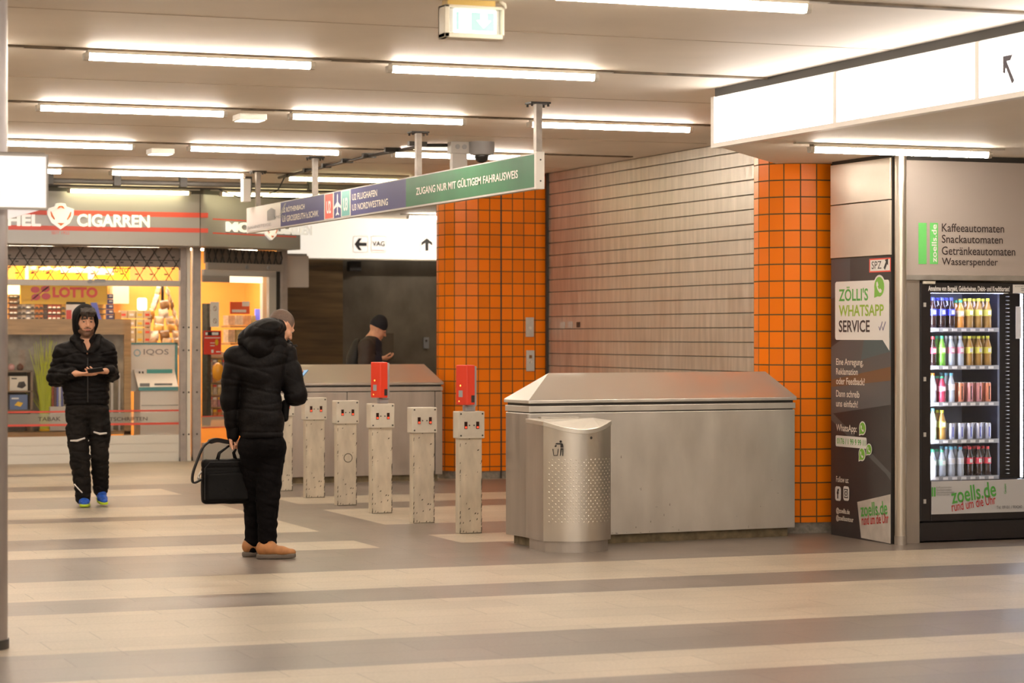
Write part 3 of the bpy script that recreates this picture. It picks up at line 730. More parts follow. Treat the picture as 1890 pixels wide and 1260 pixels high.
obj('backdrop_print', mb, [mat('bd_grey', (.10, .10, .105), .3), mat('bd_brown', (.17, .085, .04), .3), mat('bd_teal', (.08, .125, .14), .3), mat('bd_slate', (.075, .075, .085), .3)], t)
bub = MB()
a = PO(1542, 627); h = PO(1542, 520).z-a.z; w = a.y-PO(1642, 640).y
bub.rrect(0, 0, w, h, .025, a, LR, ZP, 0, .003)
bub.poly([(w*.88, 0), (w, .02), (w, -.085)], a, LR, ZP, 0, .0024)
sb = obj('speech_bubble', bub, 'whiteprint', t)
mb = MB(); ptext(mb, "Z\u00d6LLI'S", 1549, 1603, 529, 556, 0, .02); obj('green_heading', mb, 'green', sb)
mb = MB(); ptext(mb, 'WHATSAPP', 1549, 1632, 563, 584, 0, .02); obj('light_green_heading', mb, 'olive', sb)
mb = MB(); ptext(mb, 'SERVICE', 1549, 1606, 591, 613, 0, .02); obj('dark_heading', mb, 'brownprint', sb)
mb = MB(); a = PO(1622, 610)
for dx in (0, .05): mb.poly([(dx, .035), (dx+.012, .03), (dx+.022, .012), (dx+.06, .075), (dx+.066, .068), (dx+.024, -.004)], a, LR, ZP, 0, .004)
obj('check_marks', mb, mat('navy_print', (.05, .06, .20), .4), sb)
def wa(u, v, r, nm='chat_icon'):
    a = PO(u, v); m = MB()
    m.disc((0, 0), (r*1.12, r*1.12), a, LR, ZP, 0, .005, 20); m.poly([(-r*1.05, -r*.1), (-r*.2, -r*1.0), (-r*1.15, -r*1.25)], a, LR, ZP, 0, .0044)
    m.disc((0, 0), (r*.93, r*.93), a, LR, ZP, 1, .0062, 20); m.poly([(-r*.9, -r*.2), (-r*.2, -r*.88), (-r*.95, -r*1.02)], a, LR, ZP, 1, .0056)
    m.poly([(x*r, y*r) for x, y in [(-.5, .42), (-.28, .5), (-.12, .15), (-.26, .02), (.02, -.28), (.16, -.14), (.5, -.32), (.42, -.54), (.1, -.58), (-.3, -.25), (-.52, .15)]], a, LR, ZP, 0, .0074)
    return obj(nm, m, ['whiteprint', mat('chat_green', (.20, .50, .06), .4)], t)
wa(1624, 529, .085); wa(1593, 790, .05); wa(1592, 838, .05); wa(1605, 829, .042)
mb = MB(); pquad(mb, 1605, 1645, 477.5, 503, 0, .004); pquad(mb, 1607, 1643.5, 480, 500.5, 1, .005)
sp_ = obj('direction_label', mb, ['redpaint', 'whiteprint'], t)
mb = MB(); ptext(mb, 'SPZ', 1610, 1628, 482.5, 496.5, 0, .0, .006)
a = PO(1632, 497); mb.poly([(0, .012), (.022, -.005), (.055, .04), (.07, .03), (.072, .085), (.02, .075), (.035, .06)], a, LR, ZP, 0, .006)
obj('label_print', mb, 'blackprint', sp_)
for s_, u1, a, b in (('Eine Anregung,', 1594, 661, 677), ('Reklamation', 1584, 679, 691), ('oder Feedback?', 1597, 696, 709), ('Dann schreib', 1587, 719.5, 732), ('uns einfach!', 1584, 737.5, 750), ('WhatsApp:', 1582, 782, 798.5), ('Follow us:', 1567, 878, 889)):
    mb = MB(); ptext(mb, s_, 1544, u1, a, b, 0, .012); obj('lettering', mb, 'sign_text', t)
for s_, u1, a, b in (('@zoells.de', 1569, 936, 948), ('@zoellisontour', 1576, 949.5, 961.5)):
    mb = MB(); ptext(mb, s_, 1544, u1, a, b, 0, .025); obj('lettering', mb, 'sign_text', t)
nb = MB(); a = PO(1543, 823); nb.rrect(0, 0, a.y-PO(1600, 823).y, .09, .015, a, LR, ZP, 0, .003); nb_ = obj('number_box', nb, 'whiteprint', t)
mb = MB(); ptext(mb, '0176 / 1 99 9 99 11', 1546, 1598, 807.5, 818.5, 0, .015, .005); obj('phone_number', mb, 'green', nb_)
for u, nm, let in ((1542, 'social_media_icon', True), (1557, 'social_media_icon', False)):
    m_ = MB(); a = PO(u, 923); m_.rrect(0, 0, .098, .118, .025, a, LR, ZP, 0, .003)
    ic = obj(nm, m_, 'whiteprint', t); m_ = MB()
    if let: m_.text('f', a+Vector((0, -.032, .018)), LR, ZP, .036, .082, 0, .05, .005)
    else:
        for r1, c_ in ((.030, 1),): m_.disc((.049, .059), .020, a, LR, ZP, 0, .005, 18, .011)
        for x0, x1, y0, y1 in ((.016, .082, .022, .030), (.016, .082, .088, .096), (.016, .023, .022, .096), (.075, .082, .022, .096)): m_.poly([(x0, y0), (x1, y0), (x1, y1), (x0, y1)], a, LR, ZP, 0, .005)
        m_.disc((.067, .081), .005, a, LR, ZP, 0, .005, 8)
    obj('glyph', m_, 'blackprint', ic)
ws = [PO(*q) for q in ((1590, 992), (1648, 1003.5), (1646, 912), (1583, 926))]
wsx = MB(); wsx.prism([(q.x-.002, max(q.y, PB+.001), max(q.z, .001)) for q in ws], (-.002, 0, 0))
sh = obj('white_card', wsx, mat('dirty_white', (.62, .57, .52), .45, var=(6, .22)), t)
R = Vector((0, -1, .115)).normalized(); U = Vector((0, .115, 1)).normalized()
a = PO(1590, 953.5); m_ = MB().text('zoells.de', a, R, U, .43, .11, 0, .016, .006); obj('green_logo', m_, 'green', sh)
a = PO(1592, 969); m_ = MB().text('rund um die Uhr', a, R, U, .43, .08, 0, .012, .006); obj('red_slogan', m_, 'redprint', sh)

# ================================================================= vending bay
VY = 16.6
t = thing('bay_fascia', (10.5, VY, 2.085), 'pale fascia panel with green bars and dark lettering above the vending machine', 'sign')
M['fascia_paint'] = mat('fascia_paint', (.60, .53, .49), .35, .35)
obj('panel', MB().box(9.72, 12.2, VY, VY+.06, 2.125, 3.035), 'fascia_paint', t, bevel=.004)
obj('shadow_gap', MB().box(9.70, 12.2, VY+.02, VY+.1, 3.03, 3.078), 'dark', t)  # dark-coloured strip standing in for the shade between fascia and soffit
obj('lower_lip', MB().box(9.71, 12.2, VY-.02, VY+.06, 2.085, 2.125), 'alu', t, bevel=.003)
FQ = lambda u, v: GY(u, v, VY-.001)
def ftext(mb, body, u0, u1, vt, vb, m=0, bold=0., off=.003, F=FQ):
    a = F(u0, vb); mb.text(body, a, XP, ZP, F(u1, vb).x-a.x, F(u0, vt).z-a.z, m, bold, off)
def fquad(mb, u0, u1, vt, vb, m=0, off=.002, F=FQ):
    a = F(u0, vb); w = F(u1, vb).x-a.x; h = F(u0, vt).z-a.z
    return mb.poly([(0, 0), (w, 0), (w, h), (0, h)], a, XP, ZP, m, off)
obj('green_bar', fquad(MB(), 1695, 1710, 411, 487), 'lgreen', t)
gb = obj('green_bar', fquad(MB(), 1716, 1731, 411, 487), 'lgreen', t)
a = FQ(1728.5, 484); mb = MB(); mb.text('zoells.de', a, ZP, -XP, FQ(1728, 414).z-a.z, .046, 0, .018, .004); obj('vertical_lettering', mb, 'whiteprint', gb)
for s_, u1, a, b in (('Kaffeeautomaten', 1853, 412, 427.5), ('Snackautomaten', 1850.5, 433, 448), ('Getr\u00e4nkeautomaten', 1873.5, 454.5, 470), ('Wasserspender', 1841.5, 475.5, 493)):
    mb = MB(); ftext(mb, s_, 1738, u1, a, b, 0, .006); obj('lettering', mb, 'brownprint', t)
tag(obj('metal_strip', MB().box(9.705, 9.855, VY, VY+.04, 0, 2.085), 'steel_dull'), 'narrow grey metal strip between corner post and vending machine', 'panel')

t = thing('vending_machine', (10.6, 17, 0), 'black drinks vending machine with bright glass front', 'vending machine')
VX0, VX1, GX0, GX1, VB = 9.862, 11.28, 9.958, 11.02, 17.5
M['vblack'] = mat('vending_black', (.016, .013, .015), .35, coat=.2)
mb = MB(); mb.box(VX0, VX1, VB-.03, VB, .02, 2.07); mb.box(VX0, VX0+.05, VY+.06, VB, .02, 2.07); mb.box(VX1-.05, VX1, VY+.06, VB, .02, 2.07); mb.box(VX0, VX1, VY+.06, VB, 2.03, 2.07); mb.box(VX0, VX1, VY+.06, VB, .02, .46)
obj('cabinet', mb, 'vblack', t)
mb = MB(); mb.box(VX0, GX0, VY, VY+.07, .17, 2.07); mb.box(GX1, VX1, VY, VY+.07, .17, 2.07); mb.box(GX0, GX1, VY, VY+.07, 1.985, 2.07); mb.box(GX0, GX1, VY, VY+.07, .17, .49)
obj('door_frame', mb, 'vblack', t, bevel=.006)
obj('kick_panel', MB().box(VX0+.005, VX1-.005, VY+.01, VY+.08, .012, .16), 'vblack', t, bevel=.004)
for x in (VX0+.06, VX1-.06): obj('foot', MB().cyl((x, VY+.1), .02, 0, .03, 10), 'dark', t)
for z in (1.94-.05, 1.30, .86, .33):
    obj('hinge_clip', MB().box(VX0+.028, VX0+.05, VY-.006, VY+.002, z-.017, z+.017), 'lgrey', t)
obj('lock_plate', MB().box(VX0+.02, VX0+.13, VY-.012, VY+.01, 2.055, 2.078), 'cream', t)
mb = MB(); ftext(mb, 'Annahme von Bargeld, Geldscheinen, Debit- und Kreditkarten!', 1713, 1863, 527, 539.5, 0, .03); fquad(mb, 1832, 1861, 540, 541.2)
obj('payment_notice', mb, 'whiteprint', t)
mb = MB(); fquad(mb, 1869, 1900, 525, 541, 0, .0024); ftext(mb, 'KONTAKT', 1873, 1890, 527, 529.5, 1, 0, .004); fquad(mb, 1884, 1896, 532, 533, 1, .004); fquad(mb, 1884, 1894, 535, 536, 1, .004)
obj('contact_label', mb, ['whiteprint', 'greyprint'], t)
pn = obj('logo_panel', MB().box(GX0+.003, GX1-.003, VY-.006, VY+.002, .225, .487), mat('panel_white', (.60, .60, .62), .4), t)
R = Vector((1, 0, .13)).normalized(); U = Vector((-.13, 0, 1)).normalized(); F6 = lambda u, v: GY(u, v, VY-.007)
a = F6(1757, 930); obj('green_logo', MB().text('zoells.de', a, R, U, .415, .125, 0, .016, .003), 'green', pn)
a = F6(1757, 944); obj('red_slogan', MB().text('rund um die Uhr', a, R, U, .41, .075, 0, .006, .003), 'redprint', pn)
mb = MB(); ftext(mb, 'GmbH', 1852, 1856, 893, 911, 0, .0, .003, F6) if False else None
a = F6(1857, 911); mb.text('GmbH', a, ZP, -XP, .08, .02, 0, .01, .003)
ftext(mb, 'Tel. 09101 / 904240', 1839, 1886, 933, 939, 1, .01, .003, F6)
fquad(mb, 1719, 1722, 899, 916, 0, .003, F6); fquad(mb, 1723.5, 1726.5, 899, 916, 0, .003, F6)
for k, (s_, u1) in enumerate((('Kaffeeautomaten', 1756), ('Snackautomaten', 1756), ('Getr\u00e4nkeautomaten', 1761), ('Wasserspender', 1753))): ftext(mb, s_, 1728, u1, 897.5+k*4.7, 901+k*4.7, 1, 0, .003, F6)
obj('small_print', mb, ['green', 'greyprint'], pn)
obj('glass_pane', MB().box(GX0, GX1, VY+.03, VY+.036, .49, 1.985), 'glass', t)
M['v_in'] = mat('vending_interior', (.34, .36, .44), .4)
mb = MB(); mb.box(GX0-.03, GX1+.03, 17.34, 17.36, .46, 2.03); mb.box(VX0+.05, VX0+.056, VY+.08, 17.34, .46, 2.03)
obj('liner', mb, 'v_in', t)
obj('lift_shaft', MB().box(10.70, 10.72, VY+.2, 17.34, .46, 2.03), mat('shaft_dark', (.035, .04, .07), .3), t)
mb = MB()
for k in range(46): mb.box(10.79, 10.815, VY+.20, VY+.22, .52+k*.032, .526+k*.032)
obj('lift_rack', mb, 'grey', t)
M['vled'] = glow('vending_led', (.80, .86, 1), 90.0)
M['vled_right'] = glow('vending_led_right', (.80, .86, 1), 22.0)
obj('led_strip', MB().box(9.945, 9.958, VY+.075, VY+.095, .50, 1.98), 'vled', t)
obj('led_strip', MB().box(10.835, 10.843, VY+.05, VY+.075, .50, 1.98), 'vled_right', t)
obj('led_strip', MB().box(9.97, 10.68, VY+.08, VY+.1, 1.985, 1.995), glow('led_blue', (.55, .6, 1), 60.0), t)
tagm = MB(); obj('inner_notice', MB().box(10.775, 10.825, VY+.045, VY+.048, 1.62, 1.88), 'whiteprint', t)
SHZ = [1.705, 1.402, 1.108, .808, .512]
M['shelf'] = mat('vending_shelf', (.35, .36, .40), .35, .6)
for z in SHZ:
    s_ = obj('shelf', MB().box(9.955, 10.665, 16.74, 17.33, z-.012, z), 'shelf', t)
    obj('price_rail', MB().box(9.955, 10.665, 16.725, 16.74, z-.03, z+.004), 'grey', s_)
    mb = MB()
    for k in range(8): mb.box(9.975+k*.085, 10.02+k*.085, 16.722, 16.726, z-.024, z-.004)
    obj('price_tags', mb, 'whiteprint', s_)
obj('cup_card', MB().tube([(9.99, 16.71, .49), (9.99, 16.71, .70)], .09, 20), 'whiteprint', t) if False else None
cc = MB()
for k in range(9):
    a0, a1 = 1.0+k*.12, 1.0+(k+1)*.12
cc.prism([(9.962, 16.70, .492), (10.06, 16.70, .492), (10.06, 16.70, .62), (10.045, 16.70, .66), (10.01, 16.70, .685), (9.962, 16.70, .695)], (0, .004, 0))
obj('price_card', cc, 'whiteprint', t)

# ---------------------------------------------------------------- bottles and cans
def bmat(n, c, r=.12): 
    if n not in M: M[n] = mat(n, c, r, coat=.5)
    return M[n]
LIQ = {'cola': (.03, .012, .01), 'water': (.42, .46, .52), 'orange': (.75, .30, .05), 'green': (.16, .42, .05), 'tea': (.40, .22, .05), 'lime': (.55, .66, .50), 'pink': (.50, .05, .10), 'soda': (.45, .47, .5)}
CAPC = {'red': (.75, .04, .05), 'blue': (.06, .08, .7), 'green': (.05, .45, .22), 'yellow': (.80, .78, .05), 'orange': (.9, .25, .03), 'teal': (.15, .50, .65), 'silver': (.6, .62, .66)}
LABC = {'red': (.75, .05, .10), 'blue': (.06, .08, .65), 'lemon': (.75, .68, .12), 'white': (.75, .78, .85), 'green': (.30, .68, .10), 'pink': (.75, .25, .35), 'peach': (.80, .55, .25), 'mint': (.45, .65, .55)}
def bottle(liq, cap, lab, h, r, label):
    t = thing('drink_bottle', (0, 0, 0), label, 'bottle')
    k = h/.24
    prof = [(.026, 0), (r, .006), (r, .05*k), (r*.94, .075*k), (r, .10*k), (r, .155*k), (r*.72, .185*k), (.014, .212*k), (.0135, .222*k)]
    obj('body', MB().lathe(prof, n=12), bmat('liquid_'+liq, LIQ[liq]), t, smooth=.9)
    obj('label_band', MB().lathe([(r+.0008, .098*k), (r+.0008, .15*k)], n=12), bmat('label_'+lab, LABC[lab], .35), t, smooth=.9)
    b = MB(); b.box(-.012, .012, -r-.0016, -r+.004, .108*k, .14*k)
    obj('label_patch', b, 'whiteprint', t)
    obj('cap', MB().cyl((0, 0), .0155, .218*k, h, 12), bmat('cap_'+cap, CAPC[cap], .35), t, smooth=.6)
    return t
def can(col, top, h, label):
    t = thing('drink_can', (0, 0, 0), label, 'can')
    obj('body', MB().lathe([(.024, 0), (.0285, .01), (.0285, h-.012), (.024, h-.003)], n=14), mat('can_'+label[:6], col, .3, .5), t, smooth=.9)
    obj('rim', MB().lathe([(.025, h-.004), (.025, h), (.022, h)], n=14), 'alu', t)
    obj('stripe', MB().box(-.005, .005, -.0295, -.02, .02, h-.03), mat('stripe_'+label[:6], top, .35), t)
    return t
KINDS = {}
def kind(k):
    if k in KINDS: return KINDS[k], True
    if k[0] == 'can': KINDS[k] = can(k[1], k[2], k[3], k[4]+' can'); return KINDS[k], False
    KINDS[k] = bottle(k[0], k[1], k[2], k[3], k[4], '-'); return KINDS[k], False
BLUE = ('cola', 'blue', 'blue', .245, .031, 'dark cola bottle with blue label'); COLA = ('cola', 'red', 'red', .235, .030, 'cola bottle with red label')
BREDL = ('cola', 'red', 'red', .245, .031, 'tall cola bottle with red label')
ORNG = ('orange', 'green', 'peach', .225, .031, 'orange juice bottle with green cap'); TEA = ('tea', 'yellow', 'lemon', .24, .032, 'lemon tea bottle with yellow cap')
GRN = ('green', 'green', 'green', .24, .030, 'green lemonade bottle'); CHER = ('water', 'silver', 'pink', .24, .030, 'clear bottle with red and white label')
OCAP = ('soda', 'orange', 'white', .235, .031, 'clear bottle with orange cap'); PINK = ('pink', 'green', 'pink', .21, .032, 'pink drink bottle with green cap'); TEAL = ('water', 'teal', 'white', .235, .030, 'water bottle with teal cap')
LIME = ('lime', 'teal', 'white', .25, .031, 'pale lime drink bottle'); YEL = ('tea', 'yellow', 'lemon', .235, .032, 'ice tea bottle with yellow cap')
GWAT = ('water', 'green', 'mint', .215, .031, 'water bottle with green cap')
ECAN = ('can', (.80, .30, .18), (.04, .03, .03), .158, 'orange energy drink'); PCAN = ('can', (.72, .33, .33), (.05, .04, .04), .158, 'pinkish energy drink'); RCAN = ('can', (.55, .57, .68), (.1, .12, .45), .13, 'silver blue energy drink')
SHELF = [([BREDL, BLUE, BLUE, BLUE, ORNG, TEA, TEA, TEA], 'top shelf'),
         ([COLA, COLA, GRN, CHER, CHER, TEA, TEA, TEA], 'second shelf'),
         ([OCAP, OCAP, PINK, TEAL, ECAN, PCAN, PCAN, ECAN], 'third shelf'),
         ([LIME, LIME, YEL, RCAN, RCAN, RCAN, RCAN, RCAN], 'fourth shelf'),
         ([GWAT, GWAT, GWAT, TEAL, TEAL, COLA, COLA, COLA], 'bottom shelf')]
for si, (kinds, sn) in enumerate(SHELF):
    for row in range(3):
        for i, k in enumerate(kinds):
            if row == 2 and k[0] == 'can': continue
            x = 10.005+i*.085+(.004 if row else 0); y = 16.79+row*.078; z = SHZ[si]+.001
            nm = k[4]+' can' if k[0] == 'can' else k[5]
            lab = '%s, %s from left, %s, %s' % (nm, NUM[i], ('front row', 'second row', 'third row')[row], sn)
            proto, used = kind(k)
            if used: c = dup(proto, (x, y, z), lab)
            else: c = proto; c.location = (x, y, z); c['label'] = lab
            c['group'] = 'drinks on the vending machine '+sn

# ================================================================= kiosk
KY = 30.9
KQ = lambda u, v, y=KY: GY(u, v, y)
def kbox(mb, u0, u1, vt, vb, y, d=.03, m=0):
    a = GY(u0, vb, y); b = GY(u1, vt, y)
    return mb.box(a.x, b.x, y, y+d, max(a.z, .002), b.z, m)
def kquad(mb, u0, u1, vt, vb, y, m=0, off=.002):
    a = GY(u0, vb, y); b = GY(u1, vt, y)
    return mb.poly([(0, 0), (b.x-a.x, 0), (b.x-a.x, b.z-a.z), (0, b.z-a.z)], a, XP, ZP, m, off)
def ktext(mb, s_, u0, u1, vt, vb, y, m=0, bold=.02, off=.004):
    a = GY(u0, vb, y); b = GY(u1, vt, y); return mb.text(s_, a, XP, ZP, b.x-a.x, b.z-a.z, m, bold, off)
M['shopwall'] = mat('ochre_wall', (.80, .42, .09), .6, var=(1.5, .15))
M['shopfloor'] = mat('shop_floor', (.45, .28, .13), .4)
M['shop_light'] = glow('shop_panel_light', (1, .82, .60), 34.0)
M['shop_grey'] = mat('shop_grey_paint', (.46, .42, .38), .4, .3)
M['post_paint'] = mat('post_paint', (.42, .37, .35), .5, var=(8, .15))
# shell of the shop
struct('wall_shop_back', MB().box(2.6, 9.0, 33.9, 34.0, 0, 3.0), 'shopwall')
struct('wall_shop_left', MB().box(2.5, 2.6, 30.95, 34.0, 0, 3.0), 'shopwall')
struct('wall_shop_right', MB().box(8.90, 8.94, 31.86, 34.0, 0, 3.0), 'shopwall')
struct('floor_shop', MB().prism([(2.6, 30.98, .004), (7.5, 30.98, .004), (8.9, 31.84, .004), (8.9, 33.9, .004), (2.6, 33.9, .004)], (0, 0, .012)), 'shopfloor')
struct('ceiling_shop', MB().prism([(2.5, 30.98, 2.86), (7.4, 30.98, 2.86), (8.94, 31.84, 2.86), (8.94, 34, 2.86), (2.5, 34, 2.86)], (0, 0, .1)), 'white')
for i, (x, y) in enumerate([(3.9, 31.9), (5.3, 31.9), (6.7, 31.9), (4.6, 33.1), (6.0, 33.1), (7.4, 33.1), (8.2, 32.4)]):
    tag(obj('shop_light', MB().box(x-.45, x+.45, y-.14, y+.14, 2.82, 2.855), 'shop_light'), 'warm ceiling light panel inside the kiosk, %s of its set' % NUM[i], 'light', 'kiosk ceiling panels')
struct('wall_shop_base', MB().box(2.5, 7.25, KY, KY+.06, 0, .115).box(2.5, 7.25, KY, KY+.06, .122, .23).box(2.5, 7.25, KY, KY+.06, .237, .345).box(2.5, 7.25, KY+.012, KY+.05, 0, .34), 'white', 'low white slatted panel under the kiosk window')
struct('window_1', MB().box(2.6, 7.25, KY+.03, KY+.04, .345, 2.80), 'glass', 'kiosk shop window pane')

# fascia with lettering
FY = 30.1
t = thing('shop_fascia', (6, FY, 2.79), 'grey kiosk fascia with white letters, shield emblem and red lines', 'sign')
mb = MB(); P = [(2.2, FY), (7.30, FY)]
for k in range(7): a = PI/2-k*(PI/6)/6; P.append((7.30+.25*math.cos(a)*0+.25*math.sin(k*(PI/6)/6), FY+.25*(1-math.cos(k*(PI/6)/6))))
e = Vector((P[-1][0], P[-1][1])); D2 = Vector((math.cos(PI/6), math.sin(PI/6))); e2 = e+D2*1.70; P.append((e2.x, e2.y))
P += [(e2.x-.15, e2.y+.5), (7.2, FY+.75), (2.2, FY+.75)]
obj('fascia_board', MB().prism([(x, y, 2.79) for x, y in P], (0, 0, .66)), mat('fascia_grey', (.36, .345, .335), .4, .3), t)
obj('top_cap', MB().prism([(x, y, 3.45) for x, y in P], (0, 0, .068)), 'dark', t)
obj('panel_joint', MB().box(7.31, 7.318, FY-.004, FY+.01, 2.79, 3.45), 'dark', t)
M['fasc_red'] = mat('fascia_red', (.75, .10, .07), .45)
M['letters'] = glow('lit_letters', (1, .98, .93), .35)
f_ = MB()
for v in (394, 422.5): kquad(f_, 15, 384, v-1.2, v+1.2, FY)
obj('red_lines', f_, 'fasc_red', t)
def solid(body, o, R, U, w, h, d, bold):
    vs, fs = glyphs(body, bold); o = Vector(o); n = R.cross(U)
    L_ = MB()
    for dd in (0.004, d): L_.add([o+R*(x*w)+U*(y*h)+n*dd for x, y in vs], fs)
    obj('letters', L_, 'letters', t)
a = KQ(14, 416.5, FY); b = KQ(75, 396, FY); solid('HEL', a, XP, ZP, b.x-a.x, b.z-a.z, .02, .03)
a = KQ(142, 418, FY); b = KQ(276, 397, FY); solid('CIGARREN', a, XP, ZP, b.x-a.x, b.z-a.z, .02, .028)
m_ = MB(); ktext(m_, 'SEIT 1922', 95, 128, 427, 432, FY, 0, 0); obj('small_print', m_, 'fasc_red', t)
def shield(o, R, s_):
    U = ZP
    out = [(0, 1.0), (.35, .95), (.45, .72), (1, .55), (.98, .1), (.7, -.5), (0, -1), (-.7, -.5), (-.98, .1), (-1, .55), (-.45, .72), (-.35, .95)]
    e_ = obj('shield_emblem', MB().poly([(x*s_, y*s_) for x, y in out], o, R, U, 0, .012, .045), 'letters', t)
    q_ = MB()
    for pl in ([(0, .78), (.16, .76), (.32, .52), (.18, .56), (0, .66), (-.18, .56), (-.32, .52), (-.16, .76)], [(.72, .34), (.80, .34), (.74, -.02), (.5, -.32), (.44, -.24), (.60, .06)], [(-.72, .34), (-.80, .34), (-.74, -.02), (-.5, -.32), (-.44, -.24), (-.60, .06)], [(-.3, -.52), (.3, -.52), (0, -.76)]):
        q_.poly([(x*s_, y*s_) for x, y in pl], o, R, U, 0, .072)
    obj('orange_marks', q_, mat('emblem_orange', (.85, .2, .05), .4), e_)
o = KQ(110.5, 399, FY); shield(o, XP, .165)
# right-hand face of the fascia
Rd = Vector((D2.x, D2.y, 0)); base = Vector((e.x, e.y, 0))
def GD(u, v, S=base, off=0.0):
    n = Rd.cross(ZP); d = Vector(ray(u, v)); S_ = S+n*off; c0 = Vector((0, 0, EYE))
    return c0+d*((S_-c0).dot(n)/d.dot(n))
f_ = MB()
for zz in (2.96, 3.14):
    f_.poly([(.08, zz-.008), (1.62, zz-.008), (1.62, zz+.008), (.08, zz+.008)], base, Rd, ZP, 0, .003)
obj('red_lines', f_, 'fasc_red', t)
for body, u0, u1 in (('MO', 416, 461), ('HEL', 462, 484), ('CIGARREN', 508, 573)):
    a = GD(u0, 420); w = (GD(u1, 420)-a).length; solid(body, Vector((a.x, a.y, 2.985)), Rd, ZP, w, .13, .03, .03)
o = GD(496, 414); shield(Vector((o.x, o.y, 3.02)), Rd, .12)

# posts
def kpost(u0, u1, y, d, label, m):
    a, b = GY(u0, 800, y).x, GY(u1, 800, y).x
    t = thing('shutter_post', ((a+b)/2, y, 0), label, 'post', 'shutter guide posts of the kiosk')
    obj('profile', MB().box(a, b, y, y+d, 0, 2.80), m, t, bevel=.004)
    for z in (.35, .9, 1.45, 1.75): obj('screw', MB().tube([((a+b)/2, y, z), ((a+b)/2, y-.006, z)], .012, 8), 'dark', t)
    obj('foot_plate', MB().box(a, b, y-.01, y+d, 0, .05), m, t)
kpost(333, 344, KY-.08, .1, 'grey shutter guide post right of the kiosk window', 'post_paint')
kpost(344.5, 352, KY-.05, .1, 'white slim frame post between the two grey guide posts', 'white')
kpost(356, 371, KY+.0, .1, 'grey shutter guide post left of the kiosk door', 'post_paint')

# roller grilles
def lattice(mb, o, R, w, z0, z1, pitch, rise, r):
    n = int(w/pitch)+1; h = z1-z0; k = h/rise*pitch/2
    for i in range(-int(k/pitch)-1, n+1):
        for s_ in (1, -1):
            x0, x1 = i*pitch, i*pitch+k
            if s_ < 0: x0, x1 = x1, x0
            zA, zB = z0, z1
            pa, pb = (x0, zA), (x1, zB)
            def clip(p, q):
                (xa, za), (xb, zb) = p, q
                if xa < 0: za += (zb-za)*(0-xa)/(xb-xa); xa = 0
                if xa > w: za += (zb-za)*(w-xa)/(xb-xa); xa = w
                return xa, za
            if max(x0, x1) <= 0 or min(x0, x1) >= w: continue
            pa, pb = clip(pa, pb), clip(pb, pa)
            mb.tube([o+R*pa[0]+ZP*pa[1], o+R*pb[0]+ZP*pb[1]], r, 5)
t = thing('roller_grille', (5.5, KY-.05, 2.3), 'half lowered lattice roller grille over the kiosk window', 'grille')
zc = KQ(100, 491).z; zb0, zb1 = KQ(100, 527).z, KQ(100, 516).z
obj('coil_panel', MB().box(2.6, 7.24, KY-.03, KY+.02, zc, 2.79).box(2.6, 7.24, KY-.036, KY-.03, KQ(0, 478).z, KQ(0, 476.5).z, 1), [mat('coil_grey', (.24, .19, .16), .5, .4), 'dark'], t)
mb = MB(); lattice(mb, Vector((2.6, KY-.05, 0)), XP, 4.64, zb1, 2.79, .193, .15, .005)
for i in range(24):
    for k in range(4):
        x = 2.6+i*.193+(.0965 if k % 2 else 0); z = zb1+.08+k*.075
        mb.box(x-.02, x+.02, KY-.06, KY-.045, z-.008, z+.008) if z < 2.78 and x < 7.2 else None
obj('lattice', mb, 'dark', t)
obj('bottom_bar', MB().box(2.6, 7.24, KY-.07, KY-.03, zb0, zb1), 'shop_grey', t, bevel=.004)
a = KQ(166, 519, KY-.08); obj('lock', MB().tube([(a.x, KY-.07, a.z), (a.x, KY-.1, a.z)], .03, 10).box(a.x+.06, a.x+.2, KY-.09, KY-.07, a.z-.01, a.z+.03), 'grey', t)

# decal strip with red lines on the window
t = thing('window_decal', (5, KY+.02, .5), 'frosted strip with two red lines and lettering across the kiosk window', 'decal')
fm = bpy.data.materials.new('frosted_film'); fm.use_nodes = True; nt = fm.node_tree
b_ = nt.nodes['Principled BSDF']; b_.inputs['Base Color'].default_value = (.6, .56, .5, 1); b_.inputs['Alpha'].default_value = .42; b_.inputs['Roughness'].default_value = .6
mb = MB(); kquad(mb, -120, 333, 760, 785, KY+.026); obj('frosted_film', mb, fm, t)
mb = MB(); kquad(mb, -120, 333, 758.5, 760.5, KY+.026, 0, .003); kquad(mb, -120, 333, 783, 785, KY+.026, 0, .003); obj('red_lines', mb, 'fasc_red', t)
for s_, a, b in (('TABAK', 70, 112), ('ZEITSCHRIFTEN', 184, 272)): obj('lettering', ktext(MB(), s_, a, b, 769, 777, KY+.026, 0, .01), 'brownprint', t)

# window display
DY = 31.2
t = thing('display_cabinet', (5.6, DY, .35), 'light wood window display cabinet with grey back panel behind the walking man', 'cabinet')
mb = MB(); kbox(mb, -110, 242, 589, 617, DY, .45); obj('header_board', mb, 'wood', t)
mb = MB(); kbox(mb, 229, 242, 617, 806, DY, .04); obj('side_post', mb, 'wood', t)
mb = MB(); kbox(mb, -110, 242, 795, 806, DY, .5); obj('base_board', mb, 'wood', t)
mb = MB(); kbox(mb, -110, 242, 612, 800, DY+.46, .03); obj('back_panel', mb, mat('mottled_grey_panel', (.34, .31, .25), .35, var=(5, .55)), t)
mb = MB(); kbox(mb, 205, 209, 688, 795, DY+.1, .03); kbox(mb, 219, 222, 688, 795, DY+.1, .03); obj('frame_bars', mb, 'lgrey', t)
t = thing('shelf_rack', (5.0, DY+.1, .55), 'small dark shelf rack at the left in the kiosk window', 'shelf')
